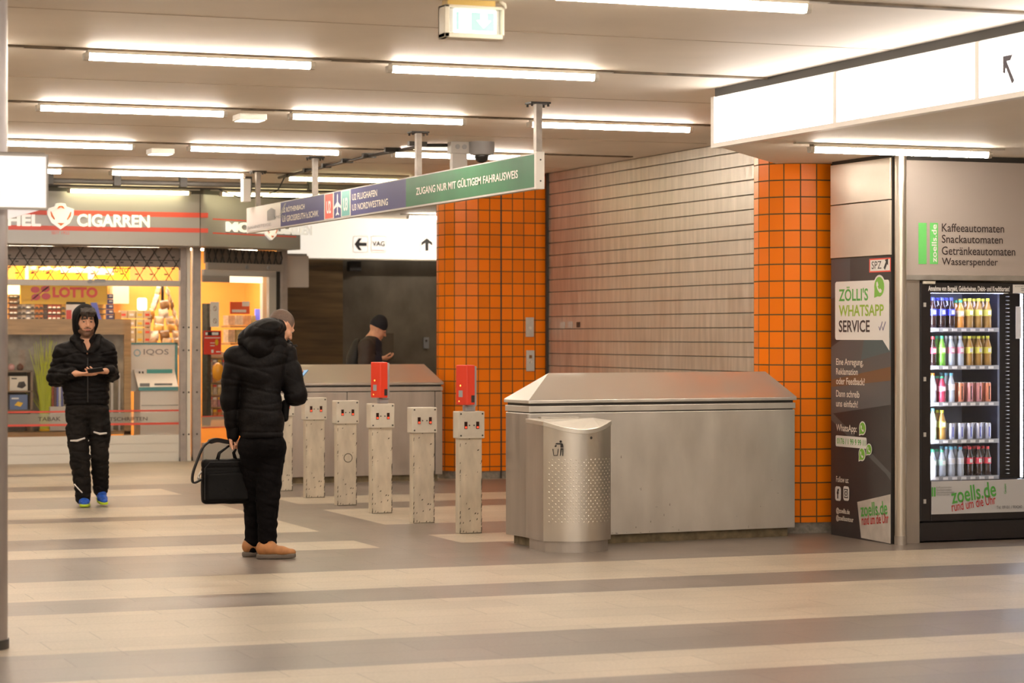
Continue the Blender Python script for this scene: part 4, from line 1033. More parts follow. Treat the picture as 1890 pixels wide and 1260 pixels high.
mb = MB(); kbox(mb, -20, 60, 683.5, 687, DY+.05, .3); kbox(mb, -20, 60, 721, 724, DY+.05, .3); kbox(mb, -20, 60, 756, 759, DY+.05, .3); kbox(mb, 56.5, 60.5, 684, 795, DY+.05, .3)
obj('boards', mb, mat('shelf_brown', (.20, .14, .09), .5), t)
mb = MB(); kbox(mb, -20, 58, 686, 795, DY+.34, .02); obj('back_board', mb, 'dark', t)
def carton(name, u0, u1, vt, vb, y, d, col, label, cat, marks=(), group=None):
    a = GY(u0, vb, y); b = GY(u1, vt, y)
    t = thing(name, ((a.x+b.x)/2, y, a.z), label, cat, group)
    if isinstance(col, str) and col in M: m = col
    else: m = mat(name+'_paint', col, .45)
    obj('carton', MB().box(a.x, b.x, y, y+d, a.z, b.z), m, t, bevel=.003)
    for k, (p, mm) in enumerate(marks):
        w_, h_ = b.x-a.x, b.z-a.z
        obj('print', MB().poly([(x*w_, z*h_) for x, z in p], a, XP, ZP, 0, .002), mm if mm in M else mat(name+'_print%d' % k, mm, .4), t)
    return t
M['p_blue'] = mat('print_blue', (.05, .10, .40), .4); M['p_yel'] = mat('print_yellow', (.80, .50, .03), .4); M['p_red'] = mat('print_red', (.70, .06, .04), .4); M['p_green'] = mat('print_green', (.25, .45, .06), .4)
carton('product_box', 18, 51, 694, 721, DY+.08, .2, (.66, .62, .54), 'white box with dark gadget picture on the upper rack shelf in the kiosk window', 'box', [([(.4, .25), (.7, .15), (.92, .35), (.8, .65), (.5, .6)], 'blackprint'), ([(.1, .8), (.4, .8), (.4, .88), (.1, .88)], 'blackprint')])
carton('product_box', 18, 51, 728, 756, DY+.08, .2, (.10, .16, .32), 'blue box with yellow picture on the lower rack shelf in the kiosk window', 'box', [([(.25, .3), (.6, .2), (.75, .45), (.45, .55)], 'p_yel'), ([(.1, .7), (.5, .7), (.5, .8), (.1, .8)], 'whiteprint')])
for u, col, lab in ((21, (.62, .35, .33), 'small pink pot on top of the window rack'), (37, (.12, .08, .06), 'small dark pot on top of the window rack')):
    a = GY(u, 683.5, DY+.15); tag(obj('pot', MB().lathe([(.03, 0), (.045, .03), (.045, .06), (.03, .075), (.012, .09)], a, 12), mat('pot_%d' % u, col, .4), smooth=True), lab, 'pot')
# ornamental grass
rs = random.Random(4); mb = MB(); c0 = GY(83, 795, DY+.2)
for k in range(110):
    a = rs.uniform(0, 2*PI); sp_ = rs.uniform(.0, .2); h = rs.uniform(.7, 1.28)
    if rs.random() < .3: h *= .6; sp_ *= 2
    x, y = c0.x+rs.uniform(-.06, .06), c0.y+rs.uniform(-.03, .03); w_ = rs.uniform(.004, .009); P_ = []
    for f in (0, .35, .7, 1): P_.append(Vector((x+math.cos(a)*sp_*f*f, y+math.sin(a)*sp_*f*f*.5, c0.z+.02+h*f-(sp_*f*f*.5))))
    for p, q, f in zip(P_, P_[1:], (1, .8, .45)): mb.quad(p-XP*w_*f, p+XP*w_*f, q+XP*w_*f*.6, q-XP*w_*f*.6)
t = thing('ornamental_grass', tuple(c0), 'tall yellow green ornamental grass in the kiosk window', 'plant')
obj('blades', mb, mat('grass_blade', (.50, .56, .03), .5), t)['kind'] = 'stuff'
obj('foot', MB().lathe([(.07, 0), (.08, .02), (.07, .03)], c0, 14), 'p_yel', t)
carton('white_stand', 92, 126, 750, 795, DY+.12, .25, (.50, .47, .43), 'low white stand under the row of books in the kiosk window', 'stand')
for k, (u, col, nm) in enumerate(((97.5, (.28, .06, .03), 'brown'), (102, (.12, .06, .06), 'dark'), (106.5, (.10, .12, .35), 'blue'), (110.5, (.55, .55, .55), 'white'), (114.5, (.08, .10, .28), 'navy'))):
    carton('book', u-2, u+2, 712, 750, DY+.14, .16, col, '%s book standing on the white stand, %s from the left' % (nm, NUM[k]), 'book', (), 'books in the kiosk window')

# heated-tobacco display stand
t = thing('display_stand', (6.9, DY, .35), 'white product display stand with teal frame and tray in the kiosk window', 'display')
mb = MB(); kbox(mb, 259, 330, 720, 858, DY, .4); obj('cabinet_body', mb, 'white', t)
mb = MB(); kbox(mb, 261, 329, 747, 748.5, DY-.003, .01); obj('drawer_gap', mb, 'dark', t)
mb = MB(); kbox(mb, 242, 327, 634, 722, DY+.3, .05); obj('back_board', mb, 'white', t)
M['aqua'] = mat('aqua_frame', (.10, .33, .36), .4)
mb = MB(); kbox(mb, 240, 327, 632, 635.5, DY+.28, .06); kbox(mb, 323.5, 328, 632, 718, DY+.28, .06); obj('aqua_frame', mb, 'aqua', t)
p0, p1, p2, p3 = GY(246, 681, DY+.26), GY(322, 681, DY+.26), GY(329, 713, DY-.02), GY(256, 716, DY-.02)
tr = obj('tray', MB().prism([p3, p2, p1, p0], (0, 0, -.03)), 'white', t)
obj('tray_edge', MB().box(p3.x, p2.x, DY-.03, DY-.02, p3.z-.035, p3.z+.012), 'aqua', tr)
sc2 = MB(); kquad(sc2, 271, 318, 681, 703, DY+.2); obj('screen', sc2, mat('teal_screen', (.07, .35, .33), .3), t)
sc3 = MB(); kquad(sc3, 249, 269, 681, 704, DY+.21); kquad(sc3, 256, 259, 685, 700, DY+.2, 1, .004); kquad(sc3, 262, 265, 685, 700, DY+.2, 1, .004); obj('device_card', sc3, ['whiteprint', 'blackprint'], t)
mb = MB(); kquad(mb, 258, 276, 707, 713, DY-.0); kquad(mb, 285, 318, 707, 711, DY-.0); obj('devices', mb, 'greyprint', tr)
mb = MB(); ktext(mb, 'IQOS', 265, 311, 644, 656, DY+.3, 0, .005); obj('lettering', mb, 'greyprint', t)
a = GY(253, 651, DY+.3); obj('ring_logo', MB().disc((0, 0), (.048, .055), a, XP, ZP, 0, .004, 20, .034), mat('ring_blue', (.25, .48, .58), .4), t)

# hanging yellow banners
t = thing('lottery_banner', (5.9, 31.5, 2.0), 'yellow hanging banner with red lettering and clover behind the kiosk glass', 'banner')
mb = MB(); kbox(mb, 38, 198, 525, 561, 31.5, .06); obj('banner_body', mb, mat('banner_yellow', (.75, .48, .01), .4), t)
mb = MB(); ktext(mb, 'LOTTO', 97, 180, 530, 549, 31.5, 0, .05); obj('lettering', mb, 'p_red', t)
a = GY(75, 541, 31.5); mb = MB()
for x, y in ((-.07, .045), (.06, .055), (-.06, -.05), (.07, -.04)): mb.disc((x, y), (.06, .042), a, XP, ZP, 0, .004, 14)
mb.poly([(-.13, -.09), (-.12, -.1), (.12, .09), (.1, .1)], a, XP, ZP, 0, .004)
obj('clover_mark', mb, mat('clover_red', (.60, .08, .12), .4), t)
t = thing('shelf_header', (5.5, 32.9, 2.2), 'yellow and orange illuminated header strip high inside the kiosk', 'sign')
mb = MB(); kbox(mb, 30, 240, 484, 516, 32.9, .05); obj('header_body', mb, glow('header_yellow', (1, .55, .02), .95), t)
mb = MB(); kbox(mb, 240, 285, 484, 516, 32.88, .05); obj('orange_end', mb, glow('header_orange', (.9, .36, .1), .8), t)
for a, b in ((58, 92), (208, 236)): obj('lettering', ktext(MB(), 'LOTTO', a, b, 494, 503, 32.9, 0, .03), 'p_red', t)
for x in (5.0, 6.6): obj('hanger_rod', MB().cyl((x, 32.93), .008, 2.4, 2.87, 6), 'dark', t)
mb = MB(); kquad(mb, 112, 162, 495, 503, 32.9, 0, .003); kquad(mb, 176, 210, 495, 507, 32.9, 0, .003); kquad(mb, 162, 174, 486, 515, 32.9, 0, .003); kquad(mb, 46, 53, 486, 516, 32.9, 0, .003); obj('pale_fields', mb, glow('header_pale', (1, .8, .55), .9), t)
a = GY(20, 543, 32.2); tag(obj('glowing_lamp', MB().box(a.x-.06, a.x+.12, 32.2, 32.3, a.z, a.z+.12), glow('lamp_yel', (1, .8, .35), 2.2)), 'small glowing yellow lamp box at the left inside the kiosk', 'lamp')
a = GY(253, 572.6, 32.15); tag(obj('glowing_sign', MB().rrect(0, 0, .13, .17, .03, a, XP, ZP, 0, 0, .03), glow('sign_pale', (1, .9, .7), 1.6)), 'small rounded glowing white sign inside the kiosk', 'sign')
mb = MB(); kbox(mb, 208, 238, 524, 560, 33.6, .2); tag(obj('tiled_column', mb, mat('white_brick', (.7, .6, .48), .5)), 'pale brick-faced column inside the kiosk', 'column')

# tobacco shelf: every pack its own
SYK = 32.3
t = thing('tobacco_shelf', (5.4, SYK, 1.6), 'shelf of cigarette packs behind the walking man', 'shelf')
mb = MB()
for r in range(6): kbox(mb, 15, 196, 540+r*10-1.2, 540+r*10, SYK-.02, .16)
obj('boards', mb, 'dark', t); mb = MB(); kbox(mb, 15, 196, 591, 850, SYK, .3); obj('base_cabinet', mb, 'wood', t); mb = MB(); kbox(mb, 15, 196, 535, 592, SYK+.13, .02); obj('back_board', mb, 'shopwall', t)
cols = [(21, 'brown', (.22, .10, .05)), (28, 'brown', (.26, .13, .06)), (36, 'grey', (.28, .27, .28)), (44, 'white', (.58, .55, .56)), (52, 'blue and white', (.35, .38, .52)), (60, 'white', (.60, .56, .55)),
        (68, 'orange', (.62, .26, .08)), (76, 'orange', (.60, .30, .10)), (84, 'dark', (.10, .06, .07)), (92, 'red', (.50, .12, .10)), (100, 'red', (.52, .14, .12)), (108, 'red', (.50, .16, .13)), (117, 'yellow', (.68, .42, .10))]
pk = {}
for ci, (u, nm, col) in enumerate(cols):
    for r in range(5):
        a = GY(u-3.6, 548.8+r*10, SYK); b = GY(u+3.6, 541+r*10, SYK)
        lab = '%s cigarette pack, %s column from left, %s row from top' % (nm, (NUM+['thirteenth'])[ci], NUM[r])
        if nm not in pk:
            o = thing('cigarette_pack', ((a.x+b.x)/2, SYK, a.z), lab, 'cigarette pack', 'cigarette packs on the kiosk shelf')
            h = b.z-a.z; w_ = b.x-a.x
            obj('pack', MB().box(a.x, b.x, SYK, SYK+.03, a.z, b.z), mat('pack_'+nm.replace(' ', '_'), col, .4), o)
            obj('warning_label', MB().box(a.x+.006, b.x-.006, SYK-.002, SYK+.004, a.z+.004, a.z+h*.4), 'whiteprint' if nm in ('blue and white', 'red', 'brown') else 'blackprint', o)
            pk[nm] = o
        else: dup(pk[nm], ((a.x+b.x)/2, SYK, a.z), lab)
mb = MB(); kbox(mb, 122, 158, 557, 589.2, 31.5, .02); t = thing('price_poster', (5.9, 31.5, 1.85), 'white red and blue poster leaning behind the hooded man', 'poster'); obj('sheet', mb, 'whiteprint', t)
mb = MB(); kquad(mb, 122, 132, 572, 589, 31.5); obj('red_field', mb, 'p_red', t)
mb = MB(); a = GY(176, 589.2, 31.42); mb.prism([a, a+Vector((.08, 0, 0)), a+Vector((.02, 0, .22)), a+Vector((-.06, 0, .22))], (0, .02, 0)); tag(obj('leaflet', mb, mat('leaflet_blue', (.12, .16, .7), .4)), 'blue folded leaflet right of the hooded head', 'leaflet')
for r in range(5):
    carton('navy_pack', 198, 210-r*.2, 580.8-r*9.6, 589.3-r*9.6, 31.5, .1, (.05, .05, .20), 'navy pack in the stack on the display cabinet, %s from the bottom' % NUM[r], 'pack', [([(.3, .4), (.8, .4), (.8, .75), (.3, .75)], 'whiteprint')], 'stack of navy packs')
carton('orange_pack', 212, 224, 576, 589.2, 31.5, .1, (.75, .35, .05), 'orange pack beside the stack of navy packs', 'pack')
k = 0
for v in (580, 596, 612, 626):
    for u in (228, 243, 258, 272):
        if u == 228 and v > 590: continue
        carton('cream_box', u-6.5, u+6.5, v-7, v+7, 32.1, .12, (.62, .45+.05*(k % 3), .30), 'cream sales box, %s pile from left, %s level from top, beside the snack rack' % (NUM[(u-228)//14], NUM[(v-580)//15]), 'box', [([(.2, .3), (.8, .3), (.8, .6), (.2, .6)], ('p_red', 'whiteprint', 'p_yel')[k % 3])], 'cream sales boxes'); k += 1
# rack of snack bags
t = thing('rack_pole', (7.2, 32.2, 0), 'thin pole and tiers of the snack bag rack', 'rack'); q = GY(300, 560, 32.25)
obj('pole', MB().cyl((q.x, q.y), .02, .02, 2.32, 8), 'dark', t)
rs = random.Random(9)
bagc = [((.62, .42, .24), 'tan'), ((.30, .15, .06), 'brown'), ((.75, .62, .48), 'cream'), ((.62, .12, .08), 'red'), ((.70, .36, .08), 'orange')]
bp = []
for col, nm in bagc:
    o = thing('snack_bag', (0, 0, 0), '%s snack bag on the cone-shaped rack behind the teal-framed stand' % nm, 'bag', 'snack bags on the kiosk rack')
    R = []
    for k in range(7):
        f = k/6; R.append([(.07*math.cos(2*PI*i/10)*(1-.12*abs(2*f-1)), .03*math.sin(2*PI*i/10)*math.sin(PI*(f*.94+.03)), -.06+.12*f) for i in range(10)])
    obj('bag', MB().rings(R), mat('bag_'+nm, col, .3, var=(14, .4)), o, smooth=True)
    obj('header_strip', MB().box(-.06, .06, -.004, .004, .055, .075), 'whiteprint', o); bp.append([o, False])
for tier in range(9):
    n_ = 2+tier//2
    for i in range(n_):
        a = PI+.25+(PI-.5)*i/(n_-1)+rs.uniform(-.1, .1); r = .07+.03*tier
        c_ = (q.x+r*math.cos(a), q.y+r*math.sin(a)*.8, 2.24-tier*.10+rs.uniform(-.01, .01))
        k = rs.choice((0, 0, 1, 2, 2, 4)) if tier < 8 else rs.choice((0, 3, 3, 1, 4))
        if not bp[k][1]: bp[k][0].location = c_; bp[k][1] = True; o = bp[k][0]
        else: o = dup(bp[k][0], c_, bp[k][0]['label'])
        o.rotation_euler = (rs.uniform(-.2, .1), rs.uniform(-.2, .2), a+PI/2)

# ---------------------------------------------------------------- kiosk door side, turned 30 degrees
DS = Vector((7.575, 30.98, 0)); Rn = Rd.cross(ZP)
def dpt(x, z, off=0.): return DS+Rd*x+ZP*z+Rn*off
def du(u, v, off=0.):
    p = GD(u, v, DS, off); return (p-DS-Rn*off).dot(Rd), p.z
def dbox(mb, x0, x1, z0, z1, o0, o1, m=0):
    return mb.prism([dpt(x0, z0, o0), dpt(x1, z0, o0), dpt(x1, z1, o0), dpt(x0, z1, o0)], Rn*(o1-o0), m)
def dpix(mb, u0, u1, vt, vb, o0, o1, m=0):
    x0, z0 = du(u0, vb, o0); x1, _ = du(u1, vb, o0); z1 = du(u0, vt, o0)[1]
    return dbox(mb, x0, x1, max(z0, .003), z1, o0, o1, m)
LEN = du(517, 700)[0]
t = thing('roller_grille', tuple(dpt(.7, 2.3)), 'rolled up lattice grille over the kiosk door', 'grille')
zt_, zl, zbar = 2.79, du(372, 484)[1], du(372, 497)[1]
mb = MB(); lattice(mb, dpt(0, 0, .06), Rd, LEN-.02, zl, zt_, .125, .165, .009); obj('lattice', mb, 'dark', t)
mb = MB(); dbox(mb, 0, LEN-.02, zl-.01, zt_, .0, .03); obj('coil_panel', mb, mat('coil_beige', (.26, .21, .17), .5, .3), t)
mb = MB(); dbox(mb, 0, LEN-.02, zbar, zl, .03, .08); obj('bottom_bar', mb, 'shop_grey', t)
mb = MB()
for f in (.5, .78): mb.tube([dpt(LEN*f, (zl+zbar)/2, .08), dpt(LEN*f, (zl+zbar)/2, .1)], .025, 10)
obj('bar_lock', mb, 'grey', t)
t = thing('shop_door', tuple(dpt(.6, 0)), 'glazed kiosk door with aluminium frame behind the man in black', 'door')
mb = MB(); dpix(mb, 372, 505, 497, 508, -.03, .02); dpix(mb, 372, 490, 817, 856, -.03, .03); dpix(mb, 492, 505, 505, 835, -.03, .02); obj('door_frame', mb, 'lgrey', t)
mb = MB(); dpix(mb, 372, 421, 508, 520, -.02, .01); obj('transom_box', mb, 'shop_grey', t)
mb = MB(); dpix(mb, 372, 492, 508, 817, -.012, -.004); obj('door_glass', mb, 'glass', t)
mb = MB(); dpix(mb, 505, 511, 486, 838, -.03, .03, 0); obj('dark_gap', mb, 'dark', t)
mb = MB(); dpix(mb, 511, 521, 462, 840, -.04, .06); tag(obj('corner_profile', mb, 'post_paint'), 'pale aluminium corner profile at the right end of the kiosk', 'post')
t = thing('door_decal', tuple(dpt(.4, .5)), 'frosted strip with two red lines on the kiosk door', 'decal')
mb = MB(); dpix(mb, 372, 492, 769, 789, .002, .003); obj('frosted_film', mb, fm, t)
mb = MB(); dpix(mb, 372, 492, 767.5, 769.5, .002, .004); dpix(mb, 372, 492, 788.5, 790.5, .002, .004); obj('red_lines', mb, 'fasc_red', t)
t = thing('red_notice', tuple(dpt(.1, 1.4)), 'red notice with yellow coin mark stuck on the kiosk door', 'notice')
mb = MB(); dpix(mb, 376, 408, 610, 654, .004, .007); obj('sheet', mb, 'p_red', t)
mb = MB(); dpix(mb, 379, 405, 612, 619, .007, .009); obj('black_band', mb, 'blackprint', t)
for a in ((379, 383, 613, 618), (391, 403, 613, 618), (378, 406, 622.5, 624), (388, 396, 632, 633.5), (388, 396, 637, 638.5), (390, 394, 645, 651), (399, 407, 648, 650)): obj('white_print', dpix(MB(), *a, .007, .0095), 'whiteprint', t)
x, z = du(399, 631.5); p = dpt(x, z, .008); obj('coin_mark', MB().disc((0, 0), (.03, .042), p, Rd, ZP, 0, .002, 16), 'p_yel', t)
t = thing('prohibition_sheet', tuple(dpt(.15, 1.8)), 'white sheet with two round prohibition signs on the kiosk door', 'notice')
mb = MB(); dpix(mb, 388, 404, 557, 603, .004, .006); obj('sheet', mb, 'whiteprint', t)
mb = MB()
for v in (569, 592):
    x, z = du(396, v); p = dpt(x, z, .006); mb.disc((0, 0), (.034, .046), p, Rd, ZP, 0, .002, 18, .028); mb.poly([(-.022, .026), (.018, -.03), (.024, -.026), (-.016, .03)], p, Rd, ZP, 0, .002)
obj('ban_rings', mb, mat('ring_brown', (.30, .14, .10), .5), t)
t = thing('open_sign', tuple(dpt(.5, 1.9)), 'orange red hanging sign with white script inside the kiosk door', 'sign')
mb = MB(); dpix(mb, 424, 460, 557, 579, -.25, -.24); obj('board', mb, mat('sign_vermilion', (.85, .12, .04), .4), t)
for q_ in ((447, 460, 556, 565), (428, 454, 571, 576)): obj('white_print', dpix(MB(), *q_, -.24, -.236), 'whiteprint', t)
mb = MB(); dpix(mb, 373, 380, 560, 785, -.3, -.2); tag(obj('dark_rack', mb, mat('rack_dark', (.05, .055, .045), .5, var=(25, .6))), 'tall dark display rack just inside the kiosk door', 'rack')
t = thing('magazine_rack', tuple(dpt(.3, .6, -.5)), 'rack of colourful magazines inside the kiosk door', 'rack')
mb = MB(); dpix(mb, 382, 470, 650, 775, -.62, -.6); obj('back_board', mb, mat('rack_pale', (.55, .42, .32), .5), t)
mb = MB()
for v in (660, 683, 706, 729, 752, 772): dpix(mb, 382, 470, v-1, v+1, -.6, -.53)
obj('ledges', mb, 'wood', t)
rs = random.Random(21); mcol = [(.70, .40, .35), (.65, .55, .45), (.55, .25, .3), (.30, .25, .35), (.75, .60, .30), (.5, .45, .25), (.70, .30, .1)]
for r, v in enumerate((660, 683, 706, 729, 752)):
    for c_ in range(6):
        u = 384+c_*8.6; mb = MB(); dpix(mb, u, u+7.2, v+3, v+22, -.57, -.56); k = rs.randrange(7)
        if 'mag%d' % k not in M: M['mag%d' % k] = mat('magazine_%d' % k, mcol[k], .35, var=(18, .5))
        x, z = du(u, v+22, -.57)
        o = thing('magazine', tuple(dpt(x, z, -.57)), 'magazine in the kiosk rack, %s from left, %s row from the top' % (NUM[c_], NUM[r]), 'magazine', 'magazines in the kiosk')
        obj('cover', mb, 'mag%d' % k, o)
        mb = MB(); dpix(mb, u+.6, u+6.6, v+4, v+8, -.56, -.557); obj('title_band', mb, ('p_red', 'whiteprint', 'p_yel')[(r+c_) % 3], o)
p = GD(402, 686, DS, -.1); tag(obj('round_mirror', MB().lathe([(.02, 0), (.07, .05), (.075, .12), (.07, .2), (.02, .24)], p-Vector((0, 0, .12)), 14), mat('amber_globe', (.70, .32, .02), .25), smooth=True), 'amber yellow globe dispenser inside the kiosk door', 'dispenser')
for i in range(10):
    u = 412+(i % 5)*15; v = (632, 600)[i//5]; col = rs.choice([(.70, .55, .40), (.62, .45, .12), (.75, .70, .6), (.45, .4, .2), (.6, .35, .2)])
    mb = MB(); dpix(mb, u, u+12, v-24 if i < 5 else v-18, v, -.7, -.6)
    x, z = du(u, v, -.65); o = thing('shop_carton', tuple(dpt(x, z, -.65)), 'pastel goods carton behind the kiosk door, %s from left, %s row' % (NUM[i % 5], ('lower', 'upper')[i//5]), 'box', 'goods cartons behind the kiosk door')
    obj('carton', mb, mat('goods_%d' % i, col, .45, var=(20, .3)), o)
mb = MB()
for v in (602, 634): dpix(mb, 408, 492, v-1, v+2, -.74, -.56)
tag(obj('goods_shelf', mb, 'wood'), 'two wooden goods shelves behind the kiosk door', 'shelf')
mb = MB(); dpix(mb, 480, 492, 505, 840, -.4, -.35); tag(obj('inner_door_leaf', mb, 'white'), 'white inner door leaf edge at the right inside the kiosk', 'door')
mb = MB(); dpix(mb, 470, 478, 570, 590, -.62, -.60); dpix(mb, 473, 475, 590, 602, -.62, -.60); tag(obj('small_screen', mb, glow('screen_blue', (.15, .2, .9), .8)), 'small blue screen inside the kiosk right of the door', 'screen')
mb = MB(); dpix(mb, 421, 483, 508, 521, -.3, -.28); tag(obj('door_lamp', mb, glow('door_lamp', (1, .85, .62), 1.5)), 'pale lit lamp panel above the inside of the kiosk door', 'lamp')

# blank sign on the kiosk's end, band over the far stone wall
a = GY(522, 530, 31.9); b = GY(570, 472, 31.9)
t = thing('blank_sign_panel', ((a.x+b.x)/2, 31.9, a.z), 'plain pale square sign panel at the right end of the kiosk', 'sign')
obj('panel', MB().box(a.x, b.x, 31.9, 31.96, a.z, b.z), mat('panel_pale', (.50, .45, .42), .5), t, bevel=.006)
obj('bracket', MB().box(a.x+.05, b.x-.02, 31.92, 31.94, b.z, b.z+.03), 'grey', t)
t = thing('overhead_band', (11, 36.3, 2.85), 'long glowing white overhead band with arrow signs above the stone wall', 'sign')
obj('light_body', MB().box(8.6, 13.9, 36.3, 36.5, 2.855, 3.50), glow('band_glow', (1, .93, .82), .78), t)
obj('lower_edge', MB().box(8.6, 13.9, 36.29, 36.5, 2.84, 2.858), 'cream', t)
BQ = lambda u, v: GY(u, v, 36.3)
for u0, u1, kind_ in ((651, 679, 'left'), (684.5, 713, 'vag'), (774, 801, 'up')):
    a = BQ(u0, 466); w = BQ(u1, 466).x-a.x; h = BQ(u0, 435).z-a.z; mb = MB(); e = .012
    mb.rrect(0, 0, w, h, .035, a, XP, ZP, 0, .003); mb.rrect(e*.6, e*.6, w-e*.6, h-e*.6, .03, a, XP, ZP, 1, .005)
    pn = obj('sign_panel', mb, ['greyprint', glow('sign_field', (1, .93, .85), .75)], t); mb = MB(); c_ = a+Vector((w/2, 0, h/2))
    A_ = [(-.10, 0), (-.03, .095), (.025, .095), (-.02, .028), (.105, .028), (.105, -.028), (-.02, -.028), (.025, -.095), (-.03, -.095)]
    if kind_ == 'left': mb.poly(A_, c_, XP, ZP, 0, .008)
    elif kind_ == 'up': mb.poly([(-y, -x) for x, y in A_], c_, XP, ZP, 0, .008)
    else:
        mb.text('VAG', a+Vector((.02, 0, .10)), XP, ZP, w*.82, .085, 0, .035, .008); mb.poly([(.02, .03), (w-.03, .03), (w-.03, .04), (.02, .04)], a, XP, ZP, 1, .008)
    obj('pictogram', mb, ['blackprint', 'p_red'], pn)
a = GY(645, 500, 36.5); b = GY(667, 482, 36.5); tag(obj('black_box', MB().box(a.x, b.x, 36.5, 36.65, a.z, b.z), 'black', bevel=.006), 'small black box high on the dark stone wall under the white band', 'box')
a = GY(786, 636, 36.7); t = thing('wall_plate', tuple(a), 'small dull metal plate on the dark stone wall near the pillar', 'plate'); obj('plate', MB().box(a.x-.04, a.x+.05, 36.69, 36.715, a.z-.06, a.z+.12), 'greyprint', t); obj('button', MB().box(a.x-.01, a.x+.02, 36.68, 36.69, a.z+.05, a.z+.08), 'dark', t)
a = GY(714, 640, 36.7); tag(obj('glass_case', MB().box(a.x-.12, a.x+.10, 36.66, 36.715, a.z-.2, a.z+.22), mat('dim_plate', (.16, .13, .10), .2, .5)), 'dim reflecting metal panel on the stone wall before the beanie man', 'panel')

